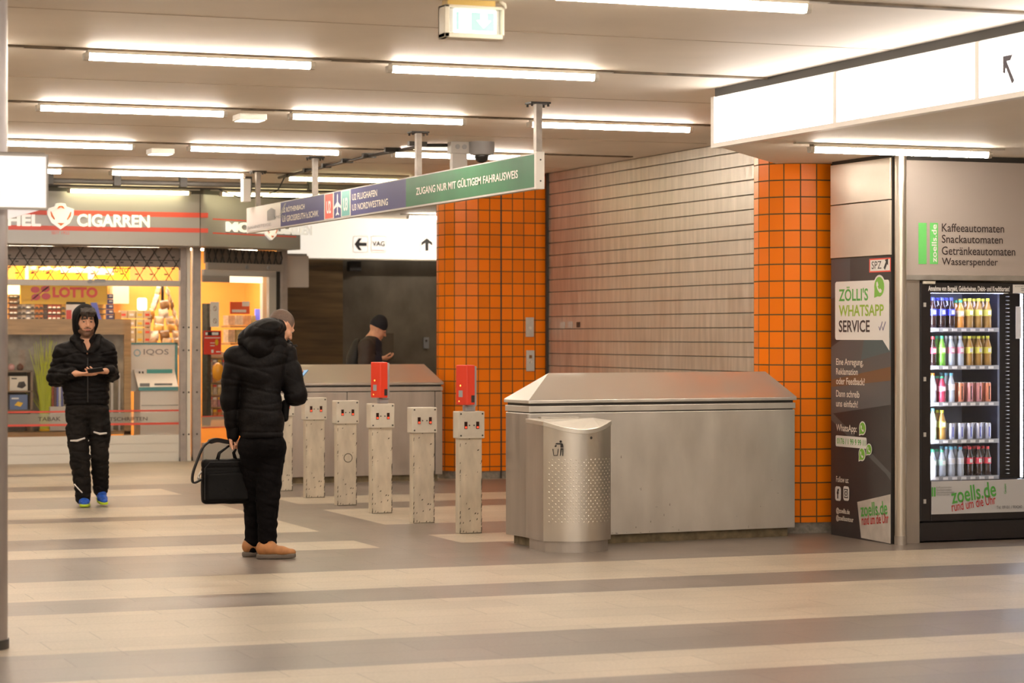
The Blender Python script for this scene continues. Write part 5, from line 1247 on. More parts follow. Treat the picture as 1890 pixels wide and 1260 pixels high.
# ================================================================= people: bodies are smooth-blended distance fields turned into one mesh each
class Field:
    def __init__(s, lo, hi, h):
        s.lo = np.array(lo, float); s.h = h; s.n = np.ceil((np.array(hi)-s.lo)/h).astype(int)+1
        s.D = np.full(tuple(s.n), .25, np.float32); s.hi = s.lo+(s.n-1)*h
    def sub(s, lo, hi):
        a = np.maximum(np.floor((np.array(lo)-s.lo)/s.h).astype(int), 0); b = np.minimum(np.ceil((np.array(hi)-s.lo)/s.h).astype(int)+1, s.n)
        sl = tuple(slice(int(a[i]), int(max(b[i], a[i]))) for i in range(3))
        g = [s.lo[i]+s.h*np.arange(sl[i].start, sl[i].stop) for i in range(3)]
        return sl, np.meshgrid(*g, indexing='ij', sparse=True)
    def put(s, sl, d, k, op):
        a = s.D[sl]; d = d.astype(np.float32)
        if op == 'u': h = np.maximum(k-np.abs(a-d), 0)/k; s.D[sl] = np.minimum(a, d)-h*h*k*.25
        elif op == 's': h = np.maximum(k-np.abs(a+d), 0)/k; s.D[sl] = np.maximum(a, -d)+h*h*k*.25
    def cone(s, a, b, ra, rb=None, k=.02, op='u', flat=None):
        """capsule with changing radius; flat=(axis vector, factor) squashes it across that axis"""
        rb = ra if rb is None else rb; a = np.array(a, float); b = np.array(b, float); m = max(ra, rb)*1.6+k+2*s.h
        sl, (X, Y, Z) = s.sub(np.minimum(a, b)-m, np.maximum(a, b)+m)
        ab = b-a; L2 = max(float(ab@ab), 1e-9)
        px, py, pz = X-a[0], Y-a[1], Z-a[2]
        t = np.clip((px*ab[0]+py*ab[1]+pz*ab[2])/L2, 0, 1)
        dx, dy, dz = px-t*ab[0], py-t*ab[1], pz-t*ab[2]
        q = dx*dx+dy*dy+dz*dz
        if flat is not None:
            f = np.array(flat[0], float); f /= np.linalg.norm(f); c = dx*f[0]+dy*f[1]+dz*f[2]; q = q+c*c*(1/flat[1]**2-1)
        s.put(sl, np.sqrt(q)-(ra+(rb-ra)*t), k, op); return s
    def chain(s, pts, rs, k=.02, flat=None):
        for i in range(len(pts)-1): s.cone(pts[i], pts[i+1], rs[i], rs[i+1], k, 'u', flat)
        return s
    def ell(s, c, r, M_=None, k=.02, op='u'):
        c = np.array(c, float); r = np.array(r, float); m = r.max()+k+2*s.h
        sl, (X, Y, Z) = s.sub(c-m, c+m); p = [X-c[0], Y-c[1], Z-c[2]]
        if M_ is not None: p = [p[0]*M_[0][i]+p[1]*M_[1][i]+p[2]*M_[2][i] for i in range(3)]
        q0 = np.sqrt((p[0]/r[0])**2+(p[1]/r[1])**2+(p[2]/r[2])**2); q1 = np.sqrt((p[0]/r[0]**2)**2+(p[1]/r[1]**2)**2+(p[2]/r[2]**2)**2)
        s.put(sl, q0*(q0-1)/np.maximum(q1, 1e-6), k, op); return s
    def box(s, c, half, R=None, r=.02, k=.01, op='u'):
        c = np.array(c, float); half = np.array(half, float); m = np.linalg.norm(half)+k+2*s.h
        sl, (X, Y, Z) = s.sub(c-m, c+m); p = [X-c[0], Y-c[1], Z-c[2]]
        if R is not None: p = [p[0]*R[0][i]+p[1]*R[1][i]+p[2]*R[2][i] for i in range(3)]
        q = [np.abs(p[i])-(half[i]-r) for i in range(3)]
        d = np.sqrt(sum(np.maximum(v, 0)**2 for v in q))+np.minimum(np.maximum(np.maximum(q[0], q[1]), q[2]), 0)-r
        s.put(sl, d, k, op); return s
    def warp(s, fn, near=.04):
        sl, (X, Y, Z) = s.sub(s.lo, s.hi); m = np.abs(s.D) < near
        s.D = np.where(m, s.D+fn(X, Y, Z).astype(np.float32), s.D).astype(np.float32); return s
    def mesh(s):
        D = s.D; ins = D < 0; n = np.array(D.shape)-1
        cs = sum(ins[i:i+n[0], j:j+n[1], k:k+n[2]].astype(np.int8) for i in (0, 1) for j in (0, 1) for k in (0, 1))
        act = (cs > 0) & (cs < 8); I = np.argwhere(act); idx = np.full(act.shape, -1, np.int32); idx[tuple(I.T)] = np.arange(len(I))
        acc = np.zeros((len(I), 3)); cnt = np.zeros(len(I))
        for ax in range(3):
            o1, o2 = [q for q in range(3) if q != ax]
            for p in (0, 1):
                for q in (0, 1):
                    A = I.copy(); A[:, o1] += p; A[:, o2] += q; B = A.copy(); B[:, ax] += 1
                    da, db = D[tuple(A.T)], D[tuple(B.T)]; cr = (da < 0) != (db < 0)
                    t = np.where(cr, da/np.where(cr, da-db, 1), 0); P = A.astype(float); P[:, ax] += t
                    acc[cr] += P[cr]; cnt[cr] += 1
        V = s.lo+acc/cnt[:, None]*s.h; F = []
        for ax in range(3):
            o1, o2 = (ax+1) % 3, (ax+2) % 3
            sa = [slice(None)]*3; sb = [slice(None)]*3; sa[ax] = slice(0, -1); sb[ax] = slice(1, None)
            cr = ins[tuple(sa)] != ins[tuple(sb)]; E_ = np.argwhere(cr)
            E_ = E_[(E_[:, o1] > 0) & (E_[:, o2] > 0) & (E_[:, o1] < n[o1]) & (E_[:, o2] < n[o2])]
            def cell(a, b): C_ = E_.copy(); C_[:, o1] -= a; C_[:, o2] -= b; return idx[tuple(C_.T)]
            Q = np.stack([cell(1, 1), cell(0, 1), cell(0, 0), cell(1, 0)], 1); fl_ = ~ins[tuple(E_.T)]; Q[fl_] = Q[fl_][:, ::-1]; F.append(Q)
        return V, np.concatenate(F)
def fobj(name, fld, mats, parent, assign=None, smooth_it=0):
    """mesh of a field; assign(x, y, z, normal) gives the material index per face"""
    V, F = fld.mesh()
    for _ in range(smooth_it):
        acc = np.zeros_like(V); c = np.zeros(len(V))
        for i in range(4):
            for j in ((i+1) % 4, (i+3) % 4): np.add.at(acc, F[:, i], V[F[:, j]]); np.add.at(c, F[:, i], 1)
        V = V*.5+acc/np.maximum(c, 1)[:, None]*.5
    me = bpy.data.meshes.new(name); me.vertices.add(len(V)); me.vertices.foreach_set('co', V.ravel().astype(np.float32))
    me.loops.add(F.size); me.loops.foreach_set('vertex_index', F.ravel().astype(np.int32)); me.polygons.add(len(F))
    me.polygons.foreach_set('loop_start', np.arange(0, F.size, 4, dtype=np.int32))
    try: me.polygons.foreach_set('loop_total', np.full(len(F), 4, np.int32))
    except Exception: pass
    for x in (mats if isinstance(mats, (list, tuple)) else [mats]): me.materials.append(M[x] if isinstance(x, str) else x)
    if assign is not None:
        c = V[F].mean(1); me.polygons.foreach_set('material_index', assign(c[:, 0], c[:, 1], c[:, 2]).astype(np.int32))
    me.update(calc_edges=True); me.validate(); me.shade_smooth()
    o = bpy.data.objects.new(name, me); COL.objects.link(o)
    if parent is not None: o.parent = parent
    return o
def waves(seed, n, lo, hi, amp, stretch=(1, 1, 1)):
    r = np.random.RandomState(seed); K = [(r.normal(size=3)*r.uniform(lo, hi)*np.array(stretch), r.uniform(0, 6.28)) for _ in range(n)]
    return lambda X, Y, Z: amp/math.sqrt(n)*sum(np.sin(k[0]*X+k[1]*Y+k[2]*Z+p) for k, p in K)
def creases(seed, n, lo, hi, amp, stretch=(1, 1, 1), p=5):
    w_ = waves(seed, n, lo, hi, 1.0, stretch)
    return lambda X, Y, Z: amp*np.maximum(1-np.abs(w_(X, Y, Z))*1.1, 0)**p
def rotm(yaw, pitch=0, roll=0): return np.array((Matrix.Rotation(yaw, 3, 'Z')@Matrix.Rotation(pitch, 3, 'X')@Matrix.Rotation(roll, 3, 'Y')))

M['skin'] = mat('skin', (.62, .32, .20), .5, var=(30, .08)); M['lip'] = mat('lips', (.42, .15, .12), .45)
M['hair'] = mat('dark_hair', (.028, .016, .010), .55, var=(60, .4), bump=(90, .3)); M['stubble'] = mat('stubble', (.135, .085, .062), .6, var=(140, .25))
M['beard'] = mat('beard_shadow', (.15, .075, .045), .6, var=(120, .3))
M['eye_w'] = mat('eye_white', (.30, .25, .22), .3); M['iris'] = mat('iris', (.03, .018, .01), .2)
M['cloth'] = mat('black_quilted_cloth', (.0048, .0036, .0038), .58, var=(9, .3), bump=(26, .25), spec=.14); M['cloth2'] = mat('black_trouser_cloth', (.0045, .0036, .004), .85, var=(12, .3), bump=(40, .3), spec=.1)
M['workcloth'] = mat('work_trouser_cloth', (.010, .0078, .0068), .8, var=(10, .6), bump=(40, .3), spec=.22)
def head(f, c, R, s=1.0, face=True):
    """head blended into field f; R turns head space (face towards +y) into local space"""
    c = np.array(c, float)
    P = lambda x, y, z: c+R@(np.array((x, y, z))*s)
    def E(x, y, z, rx, ry, rz, k=.02, op='u', M2=None): f.ell(P(x, y, z), (rx*s, ry*s, rz*s), R if M2 is None else R@M2, k*s, op)
    E(0, -.014, .036, .077, .097, .089); E(0, .022, -.036, .060, .070, .085, .03); E(0, .062, -.098, .027, .024, .020, .03)
    for q in (-1, 1):
        E(q*.042, .052, -.022, .028, .030, .030, .025); E(q*.052, .01, -.075, .018, .04, .022, .03)
        if face: E(q*.031, .096, .012, .019, .014, .0115, .012, 's')
        E(q*.080, -.008, -.004, .009, .020, .033, .006, 'u', rotm(q*-.35))
        E(q*.088, -.002, -.002, .006, .010, .018, .004, 's', rotm(q*-.35))
    if face:
        E(0, .083, .031, .050, .013, .0095, .012)
        for q in (-1, 1): E(q*.031, .0835, .0195, .018, .0085, .0055, .005); E(q*.031, .083, .0015, .016, .006, .004, .006)
        f.cone(P(0, .090, .016), P(0, .112, -.022), .0085*s, .0125*s, .012*s)
        for q in (-1, 1): E(q*.0125, .100, -.027, .0085, .010, .0075, .006)
        E(0, .090, -.054, .024, .009, .0055, .006); E(0, .089, -.064, .020, .009, .0062, .006); E(0, .104, -.059, .020, .006, .0016, .003, 's')
        E(0, .085, -.080, .018, .006, .006, .01, 's')
    return P
def eyes(root, P, R, s):
    for q in (-1, 1):
        e = obj('eye', MB().ball(P(q*.031, .0785, .011), .0112*s, 12, 8), 'eye_w', root, smooth=True)
        obj('iris', MB().ball(P(q*.031+.002, .0850, .0105), .0068*s, 10, 6), 'iris', e, smooth=True)
def hand(f, W, d, n, side, curls, s=1.0, thumb=(.6, .25), spread=.06):
    """W wrist, d finger direction, n palm-facing normal, side +1/-1 puts the thumb along side*(d x n)"""
    W = np.array(W, float); d = np.array(d, float); d /= np.linalg.norm(d); n = np.array(n, float); n -= d*(n@d); n /= np.linalg.norm(n)
    x = np.cross(d, n)*side
    f.cone(W-d*.02*s, W+d*.03*s, .024*s, .026*s, .02, flat=(n, .72))
    for i, o in enumerate((.030, .010, -.010, -.029)):
        L = (.088, .092, .087, .078)[i]*s; kn = W+d*L+x*o*s; f.cone(W+d*.02*s+x*o*.6*s, kn, .0135*s, .0105*s, .012)
        ln = ((.042, .026, .020), (.046, .029, .021), (.042, .027, .020), (.034, .021, .018))[i]; p = kn; a = 0; dd = d+x*spread*(.03-i*.02)/.03*.5
        for j in range(3):
            a += curls[i]*(1, 1.1, .7)[j]; v = dd*math.cos(a)+n*math.sin(a); v /= np.linalg.norm(v); q = p+v*ln[j]*s
            f.cone(p, q, (.0095, .0088, .0080)[j]*s, (.0088, .0080, .0068)[j]*s, .004); p = q
    b = W+d*.030*s+x*.026*s; v = d*math.cos(thumb[0])+x*math.sin(thumb[0])+n*thumb[1]; v /= np.linalg.norm(v); p = b+v*.045*s
    f.cone(W+d*.012*s+x*.014*s, b, .017*s, .015*s, .012); f.cone(b, p, .0140*s, .0115*s, .01); v2 = v*.8+d*.35+n*thumb[1]*.6; v2 /= np.linalg.norm(v2); q = p+v2*.032*s
    f.cone(p, q, .0110*s, .0100*s, .005); f.cone(q, q+v2*.022*s, .0098*s, .0075*s, .005)
def shoe(name, root, heel, toe, L, h, mats, sole=.028, wide=.047):
    """low shoe from heel to toe (local ground points); sole, upper, laces"""
    a = np.array(heel, float); b = np.array(toe, float); d = (b-a)/np.linalg.norm(b-a); L = np.linalg.norm(b-a); x = np.cross(d, (0, 0, 1)); x /= np.linalg.norm(x); up = np.cross(x, d)
    lo = np.minimum(a, b)-.09; hi = np.maximum(a, b)+.17; lo[2] = min(a[2], b[2])-.03
    f = Field(lo, hi, .005); P = lambda t, o, z: a+d*t*L+x*o+up*z
    f.cone(P(.15, 0, sole+.03), P(.30, 0, sole+.035), .040, .043, .03); f.cone(P(.30, 0, sole+.03), P(.62, .004, sole+.020), .044, .043, .03, flat=(up, .85)); f.cone(P(.62, .004, sole+.014), P(.86, .0, sole+.010), .046, .036, .03, flat=(up, .72))
    f.cone(P(.16, 0, sole+.06), P(.20, 0, h), .038, .036, .03); f.cone(P(.38, 0, sole+.06), P(.28, 0, h-.012), .034, .036, .03)
    f.ell(P(.2, 0, h+.035), (.030, .034, .045), None, .01, 's')
    cut = a+up*(sole-.004); sl, (X, Y, Z) = f.sub(f.lo, f.hi); pl = (X-cut[0])*up[0]+(Y-cut[1])*up[1]+(Z-cut[2])*up[2]; f.D = np.maximum(f.D, -pl).astype(np.float32)
    o = fobj(name, f, mats[0], root, smooth_it=1)
    f = Field(lo, hi, .005)
    f.cone(P(.15, 0, sole*.5), P(.5, 0, sole*.5), .043, .044, .02); f.cone(P(.5, 0, sole*.5), P(.84, .0, sole*.5+.004), .050, .042, .02)
    sl, (X, Y, Z) = f.sub(f.lo, f.hi); zz = (X-a[0])*up[0]+(Y-a[1])*up[1]+(Z-a[2])*up[2]; tt = ((X-a[0])*d[0]+(Y-a[1])*d[1]+(Z-a[2])*d[2])/L
    f.D = np.maximum(np.maximum(f.D, zz-sole-.008*np.clip(tt-.6, 0, 1)), -(zz-.001-.03*np.clip(tt-.78, 0, 1))).astype(np.float32)
    fobj('sole', f, mats[1], o, smooth_it=1)
    m = MB()
    for k in range(4):
        t = .36+k*.075; z = h-.012-k*.013; m.tube([P(t, -.024, z-.012), P(t+.02, 0, z+.006), P(t, .024, z-.012)], .003, 5)
    m.tube([P(.36, -.005, h-.004), P(.37, -.03, h+.006), P(.40, -.035, h-.012)], .003, 5); m.tube([P(.36, .005, h-.004), P(.38, .028, h+.006), P(.41, .03, h-.014)], .003, 5)
    obj('laces', m, mats[2], o)
    return o
def px_frame(u0, d0):
    """pixel (u, v) and extra depth -> the person's local frame: x right in view, y away, z up"""
    def J(u, v, dy=0.): d = d0+dy; return np.array(((u-CU)*d/FPX-(u0-CU)*d0/FPX, dy, EYE-(v-HORV)*d/FPX))
    return J
def person_root(name, u0, d0, label):
    r = (u0-CU)/FPX*d0
    f = Field((0, 0, 0), (.1, .1, .1), .05)
    return Vector((SN*d0+CS*r, CS*d0-SN*r, 0))
def finish(o, loc, label):
    o.location = loc; o.rotation_euler = (0, 0, -TH); ORG[o.name] = Vector((0, 0, 0)); return tag(o, label, 'person')
def hem_cut(f, z, below=True):
    sl, (X, Y, Z) = f.sub(f.lo, f.hi); g = (z-Z) if below else (Z-z); f.D = np.maximum(f.D, g+0*X+0*Y).astype(np.float32)

# ----------------------------------------------------------------- 1: man in black seen from behind, bag in his left hand, phone in the right
J = px_frame(480, 17.75); d0 = 17.75
yaw = math.radians(-42)                     # he faces away and to the right
fd = np.array((math.sin(-yaw), math.cos(yaw), 0)); rt = np.array((fd[1], -fd[0], 0))
hc = J(518, 603, .08); HR = rotm(yaw-.30, -.62, .05)
shL, shR = J(436, 660, -.06), J(524, 655, .10); elL, elR = J(424, 735, -.02), J(546, 730, .06); wrL, wrR = J(430, 800, .02), J(547, 696, .33)
neck = J(500, 640, .03); chest = J(478, 690, .03); waist = J(480, 770, .0); hipc = J(482, 815, .0)
hipL, hipR = J(464, 830, -.02), J(500, 832, .02); knL, knR = J(468, 915, .10), J(494, 920, .0); anL, anR = J(466, 1003, .14), J(493, 1010, .0)
f = Field((-.45, -.35, -.01), (.50, .55, 1.90), .005)
HP = head(f, hc, HR, 1.02, True)
f.chain([neck+np.array((0, 0, -.06)), neck, hc+HR@np.array((0, -.02, -.06))], [.075, .060, .056], .03)
f.chain([neck, chest, waist, hipc], [.08, .13, .12, .125], .06)
for s_, e_, w_ in ((shL, elL, wrL), (shR, elR, wrR)): f.chain([neck, s_, e_, w_], [.07, .055, .042, .028], .03)
for h_, k_, a_ in ((hipL, knL, anL), (hipR, knR, anR)): f.chain([hipc, h_, k_, a_, a_-np.array((0, 0, .05))], [.10, .082, .055, .038, .036], .03)
hand(f, wrL, (.06, .10, -1), rt*1.0+np.array((0, 0, .0)), 1, (1.25, 1.3, 1.35, 1.35), 1.0, (.5, .55))
ph = J(555, 692, .40)
hand(f, wrR, (.25, .95, .22), (-.75, .1, .55), 1, (.75, .8, .85, .9), 1.0, (.5, .6))
def asg(X, Y, Z):
    L = (np.stack([X, Y, Z], 1)-hc)@HR/1.02; r = np.zeros(len(X)); x, y, z = L.T
    r[(z > -.03) & (y < .055+.0*z) & (np.abs(x) < .0795) & ((z > .045-.2*np.maximum(y, 0)) | (y < -.012)) & (z > -.055) & (y-.9*z < .03)] = 1
    r[(np.abs(x) > .074) & (z < .035) & (z > -.05) & (y > -.04) & (y < .03)] = 0
    return r
P1 = fobj('person', f, ['skin', 'stubble'], None, asg, 1)
loc1 = person_root('person', 480, d0, '')
finish(P1, loc1, 'man seen from behind in black jacket and trousers, looking down at a phone')
eyes(P1, HP, HR, 1.02)
# jacket
f = Field((-.48, -.38, .75), (.50, .50, 1.82), .006)
f.chain([neck-np.array((0, 0, .04)), chest+np.array((0, 0, .03))], [.135, .175], .08); f.chain([chest+np.array((0, 0, .05)), waist, J(482, 800, .0)], [.185, .172, .184], .08, flat=(fd, .80))
f.cone(shL+np.array((.02, 0, 0)), shR-np.array((.02, 0, 0)), .085, .085, .05)
f.cone(shL+np.array((.05, 0, -.06)), chest, .08, .12, .05); f.cone(shR-np.array((.05, 0, .06)), chest, .08, .12, .05)
f.chain([shL, elL, wrL-np.array((0, 0, -.01))], [.092, .072, .050], .016); f.chain([shR, elR, wrR-np.array((.02, .10, .02))], [.098, .086, .058], .016)
hem_cut(f, J(480, 806)[2]); hz = J(480, 806)[2]
f.warp(lambda X, Y, Z: .006*np.exp(-((Z-1.245+.06*X+.02*np.sin(9*X))/.010)**2)*(np.abs(X) < .25)+.006*np.exp(-((Z-1.10-.04*X+.012*np.sin(14*X))/.009)**2)+.007*np.exp(-((Z-.935)/.007)**2)+.006*np.exp(-((Z-1.46+.05*np.cos(6*X))/.014)**2))
f.warp(waves(3, 14, 12, 26, .0045, (1, 1, 1.5))); f.warp(creases(41, 6, 5, 13, .0055, (.7, .7, 2.2)), .05)
JK = fobj('jacket', f, 'cloth', P1, smooth_it=1)
f = Field((-.25, -.30, 1.42), (.32, .40, 1.86), .006)
c_ = J(489, 614, .0)
f.ell(c_+np.array((-.005, -.05, .02)), (.165, .135, .085), rotm(yaw, .25, -.12), .04); f.ell(c_+np.array((.06, .07, .035)), (.115, .11, .075), rotm(yaw, .2, 0), .06); f.chain([J(452, 628, -.03), J(478, 640, -.10), J(515, 634, .0)], [.055, .075, .06], .05)
f.chain([J(528, 622, .12), J(534, 640, .20)], [.045, .04], .04)
f.ell(hc+HR@np.array((0, .03, -.01)), (.083, .115, .12), HR, .02, 's')
f.warp(lambda X, Y, Z: .004*np.exp(-((Z-1.645+.35*(X+.02)**2*3-.12*X)/.010)**2)); f.warp(waves(8, 10, 16, 36, .004)); f.warp(creases(18, 5, 8, 20, .007, (1, 1, 1.6)), .05)
fobj('hood', f, 'cloth', JK, smooth_it=1)
q = J(534, 636, .10); m = MB(); m.tube([q, q+np.array((.03, -.02, -.005)), q+np.array((.055, -.02, .0)), q+np.array((.06, 0, -.012)), q+np.array((.02, .01, -.012))], .0035, 6); obj('drawstring', m, 'black', JK)
# cuff of the left sleeve, pocket bulge at the front
f = Field((-.4, -.3, .8), (.45, .5, 1.4), .006); f.cone(wrL+np.array((0, 0, .03)), wrL-np.array((0, 0, .015)), .050, .046, .01); fobj('cuff', f, 'cloth', JK)
f = Field((-.1, -.3, .8), (.45, .5, 1.4), .006); f.cone(J(527, 745, .08), J(526, 772, .06), .032, .026, .02); fobj('pocket_flap', f, 'cloth', JK)
# trousers
f = Field((-.30, -.32, .0), (.32, .42, 1.0), .006)
f.chain([hipL, knL, anL, anL-np.array((0, 0, .025))], [.100, .076, .062, .060], .014); f.chain([hipR, knR, anR, anR-np.array((0, 0, .03))], [.112, .086, .066, .062], .014); f.ell(J(484, 818, 0), (.178, .150, .135), rotm(yaw), .05); f.cone(J(480, 835, .0), J(483, 848, .0), .09, .06, .04)

f.warp(waves(5, 12, 10, 30, .0035, (1, 1, 2))); f.warp(creases(55, 5, 6, 14, .006, (1, 1, 1.3)), .05); f.warp(lambda X, Y, Z: .003*np.sin(Z*70+X*30)*np.exp(-((Z-.46)/.07)**2)+.005*np.sin(Z*120+X*24)*np.exp(-((Z-.10)/.05)**2))
fobj('trousers', f, 'cloth2', P1, smooth_it=1)
M['tan'] = mat('tan_leather', (.44, .19, .065), .55, var=(20, .2)); M['tansole'] = mat('grey_brown_sole', (.13, .105, .085), .7)
toe = J(548, 1023, -.01); hl = J(472, 1030, -.08); hl[2] = toe[2] = .001; shoe('shoe', P1, hl, toe, .3, .095, ['tan', 'tansole', 'black'], .036, .05)
hl = J(446, 1026, .10); toe = J(520, 1020, .22); hl[2] = toe[2] = .001; shoe('shoe', P1, hl, toe, .3, .095, ['tan', 'tansole', 'black'], .036, .05)
# his phone and bag are things of their own
def place(t, loc): t.location = loc; t.rotation_euler = (0, 0, -TH); return t
def rigid(name, label, cat, loc):
    t = thing(name, (0, 0, 0), label, cat); place(t, loc); return t
t = rigid('phone', 'phone with pale blue edge held by the man in black seen from behind', 'phone', loc1)
pc = np.array(ph)+np.array((.0, .0, .0)); Ru = np.array((.80, -.35, .12)); Ru /= np.linalg.norm(Ru); Fu = np.array((.35, .8, .42)); Fu -= Ru*(Fu@Ru); Fu /= np.linalg.norm(Fu); Nu = np.cross(Ru, Fu)
def slab(c, hx, hy, hz): return [c+Ru*hx*a+Fu*hy*b+Nu*hz*k for k in (-1, 1) for a, b in ((-1, -1), (1, -1), (1, 1), (-1, 1))]
def slab_mb(c, hx, hy, hz): m = MB(); m.add(slab(np.array(c), hx, hy, hz), [(3, 2, 1, 0), (4, 5, 6, 7), (0, 1, 5, 4), (1, 2, 6, 5), (2, 3, 7, 6), (3, 0, 4, 7)]); return m
obj('phone_body', slab_mb(pc, .037, .075, .0045), mat('phone_case', (.12, .22, .33), .3), t, bevel=.004)
obj('screen', slab_mb(pc+Nu*.0048, .034, .071, .0006), glow('phone_screen', (.25, .5, .85), .35), t)
bx = J(421, 890, .02)
t = rigid('laptop_bag', 'black laptop bag with looped shoulder strap hanging from the hand of the man in black', 'bag', loc1)
M['bagcloth'] = mat('bag_nylon', (.0038, .0034, .0036), .55, var=(14, .2), bump=(50, .15), spec=.16)
f = Field((-.48, -.25, .35), (.10, .30, .86), .006)
bd = np.array((.93, .36, 0)); bn = np.array((-bd[1], bd[0], 0)); b0 = J(418, 888, .02)
P = lambda x, z, y=0: b0+bd*x+bn*y+np.array((0, 0, z))
BRm = np.stack([bd, bn, np.array((0, 0, 1.))], 1)
f.box(b0, (.185, .045, .165), BRm, .028); f.box(P(0, -.035, -.045), (.160, .02, .105), BRm, .018, .006)
f.warp(lambda X, Y, Z: .004*np.exp(-((Z-(b0[2]+.105))/.006)**2)); f.warp(waves(6, 8, 8, 20, .003))
fobj('bag_body', f, 'bagcloth', t, smooth_it=1)
m = MB(); top = wrL-np.array((0, 0, .085))
for y in (-.03, .03): m.tube([P(-.07, .155, y), P(-.055, .21, y*.6), top+np.array((-.03, .0, -.006)), top+np.array((.035, .01, -.006)), P(.055, .21, y*.6), P(.07, .155, y)], .008, 8)
obj('handle', m, 'bagcloth', t, smooth=True)
m = MB(); pts = [P(-.185, .02), P(-.25, -.005), P(-.255, .06), P(-.22, .16), P(-.17, .265), P(-.09, .305), P(-.01, .295), P(.09, .27), P(.15, .19), P(.185, .1)]
sp2 = [Vector(p) for p in pts]; fine = []
for i in range(len(sp2)-1):
    p0, p1, p2, p3 = sp2[max(i-1, 0)], sp2[i], sp2[i+1], sp2[min(i+2, len(sp2)-1)]
    for k in range(5): x = k/5; fine.append(.5*((2*p1)+(p2-p0)*x+(2*p0-5*p1+4*p2-p3)*x*x+(-p0+3*p1-3*p2+p3)*x**3))
fine.append(sp2[-1]); rr = [.013+(.012 if 22 < i < 36 else 0) for i in range(len(fine))]
bnV = Vector(bn); quad = []
for i, p in enumerate(fine):
    tt = (fine[min(i+1, len(fine)-1)]-fine[max(i-1, 0)]).normalized(); nn = tt.cross(bnV).normalized(); h2 = .006 if rr[i] < .02 else .016; w2 = .02 if rr[i] < .02 else .03
    quad.append([p+bnV*w2+nn*h2, p-bnV*w2+nn*h2, p-bnV*w2-nn*h2, p+bnV*w2-nn*h2])
m.rings(quad); obj('shoulder_strap', m, mat('strap_webbing', (.012, .010, .010), .6, spec=.2), t)
m = MB(); q = P(-.19, .03); m.tube([q+np.array((0, 0, .05)), q+np.array((-.02, 0, .02)), q+np.array((-.03, 0, -.02))], .008, 6).ball(q+np.array((-.02, 0, .0)), .012, 8, 5); obj('strap_buckle', m, 'steel', t)
m = MB()
for x in (-.17,): m.tube([P(-.175, -.13, -.046), P(-.175, .1, -.046), P(-.14, .145, -.046), P(.14, .145, -.046), P(.175, .1, -.046)], .004, 6)
obj('zipper_piping', m, 'black', t)

# ----------------------------------------------------------------- 2: hooded man walking towards the camera, both hands on a phone
d0 = 23.1; J = px_frame(165, d0); S2 = 1.12
loc2 = person_root('person', 165, d0, '')
hc = J(158, 594, -.03); HR = rotm(PI+.38, -.10, .0)
neck = J(160, 632, .02); chest = J(160, 670, 0); waist = J(160, 720, 0); hipc = J(160, 752, .01)
shL, shR = J(120, 652, .02), J(196, 650, .02); elL, elR = J(103, 697, .03), J(205, 690, .05); wrL, wrR = J(140, 689, -.26), J(197, 684, -.24)
hipL, hipR = J(142, 764, .0), J(181, 764, .0); knL, knR = J(147, 845, -.06), J(184, 838, .02); anL, anR = J(154, 915, .0), J(186, 900, .22)
f = Field((-.52, -.55, -.01), (.45, .48, 2.0), .0055)
HP = head(f, hc, HR, 1.12, True)
f.chain([neck-np.array((0, 0, .08)), neck, hc+HR@np.array((0, -.02, -.07))], [.085, .066, .062], .03)
f.chain([neck, chest, waist, hipc], [.08, .14, .13, .13], .06)
for s_, e_, w_ in ((shL, elL, wrL), (shR, elR, wrR)): f.chain([neck, s_, e_, w_], [.07, .06, .046, .031], .03)
for h_, k_, a_ in ((hipL, knL, anL), (hipR, knR, anR)): f.chain([hipc, h_, k_, a_, a_-np.array((0, 0, .03))], [.10, .09, .06, .042, .04], .03)
hand(f, wrL, (.93, -.18, -.06), (-.05, .25, .97), -1, (.08, .12, .18, .22), 1.12, (.55, .35))
hand(f, wrR, (-.93, -.22, -.10), (.05, .35, .93), 1, (.2, .25, .3, .35), 1.12, (.65, .45))
def asg2(X, Y, Z):
    x, y, z = ((np.stack([X, Y, Z], 1)-hc)@HR/1.12).T; r = np.zeros(len(X)); hd = (z > -.14) & (np.abs(x) < .1) & (np.abs(y) < .14)
    ax_ = np.abs(x)
    r[hd & (y > -.012) & (z < -.068+18*np.maximum(ax_-.018, 0)**2+.003*np.sin(x*300))] = 1
    r[hd & (y > .07) & ((x/.034)**2+((z+.044+5*x*x)/.0065)**2 < 1)] = 1
    r[hd & (y > .08) & ((x/.022)**2+((z+.060)/.0075)**2 < 1)] = 2
    r[hd & (y > .05) & (((ax_-.033)/.022)**2+((z-.034+.15*(ax_-.033))/.0058)**2 < 1)] = 3
    return r
P2 = fobj('person', f, ['skin', 'beard', 'lip', 'hair'], None, asg2, 1)
finish(P2, loc2, 'bearded man in black hooded jacket and work trousers walking towards the camera with a phone')
eyes(P2, HP, HR, 1.12)
f = Field(hc-.2, hc+.22, .005)
f.ell(HP(0, -.01, .062), (.088, .100, .080), HR, .02); 
for k in range(9): f.chain([HP(-.055+.013*k, .062, .115), HP(-.058+.0145*k, .098, .09), HP(-.050+.0125*k+.008*math.sin(k*2), .098, .062-.012*(k % 3))], [.014, .012, .007], .008)
f.warp(waves(2, 8, 60, 110, .003)); fobj('hair', f, 'hair', P2)
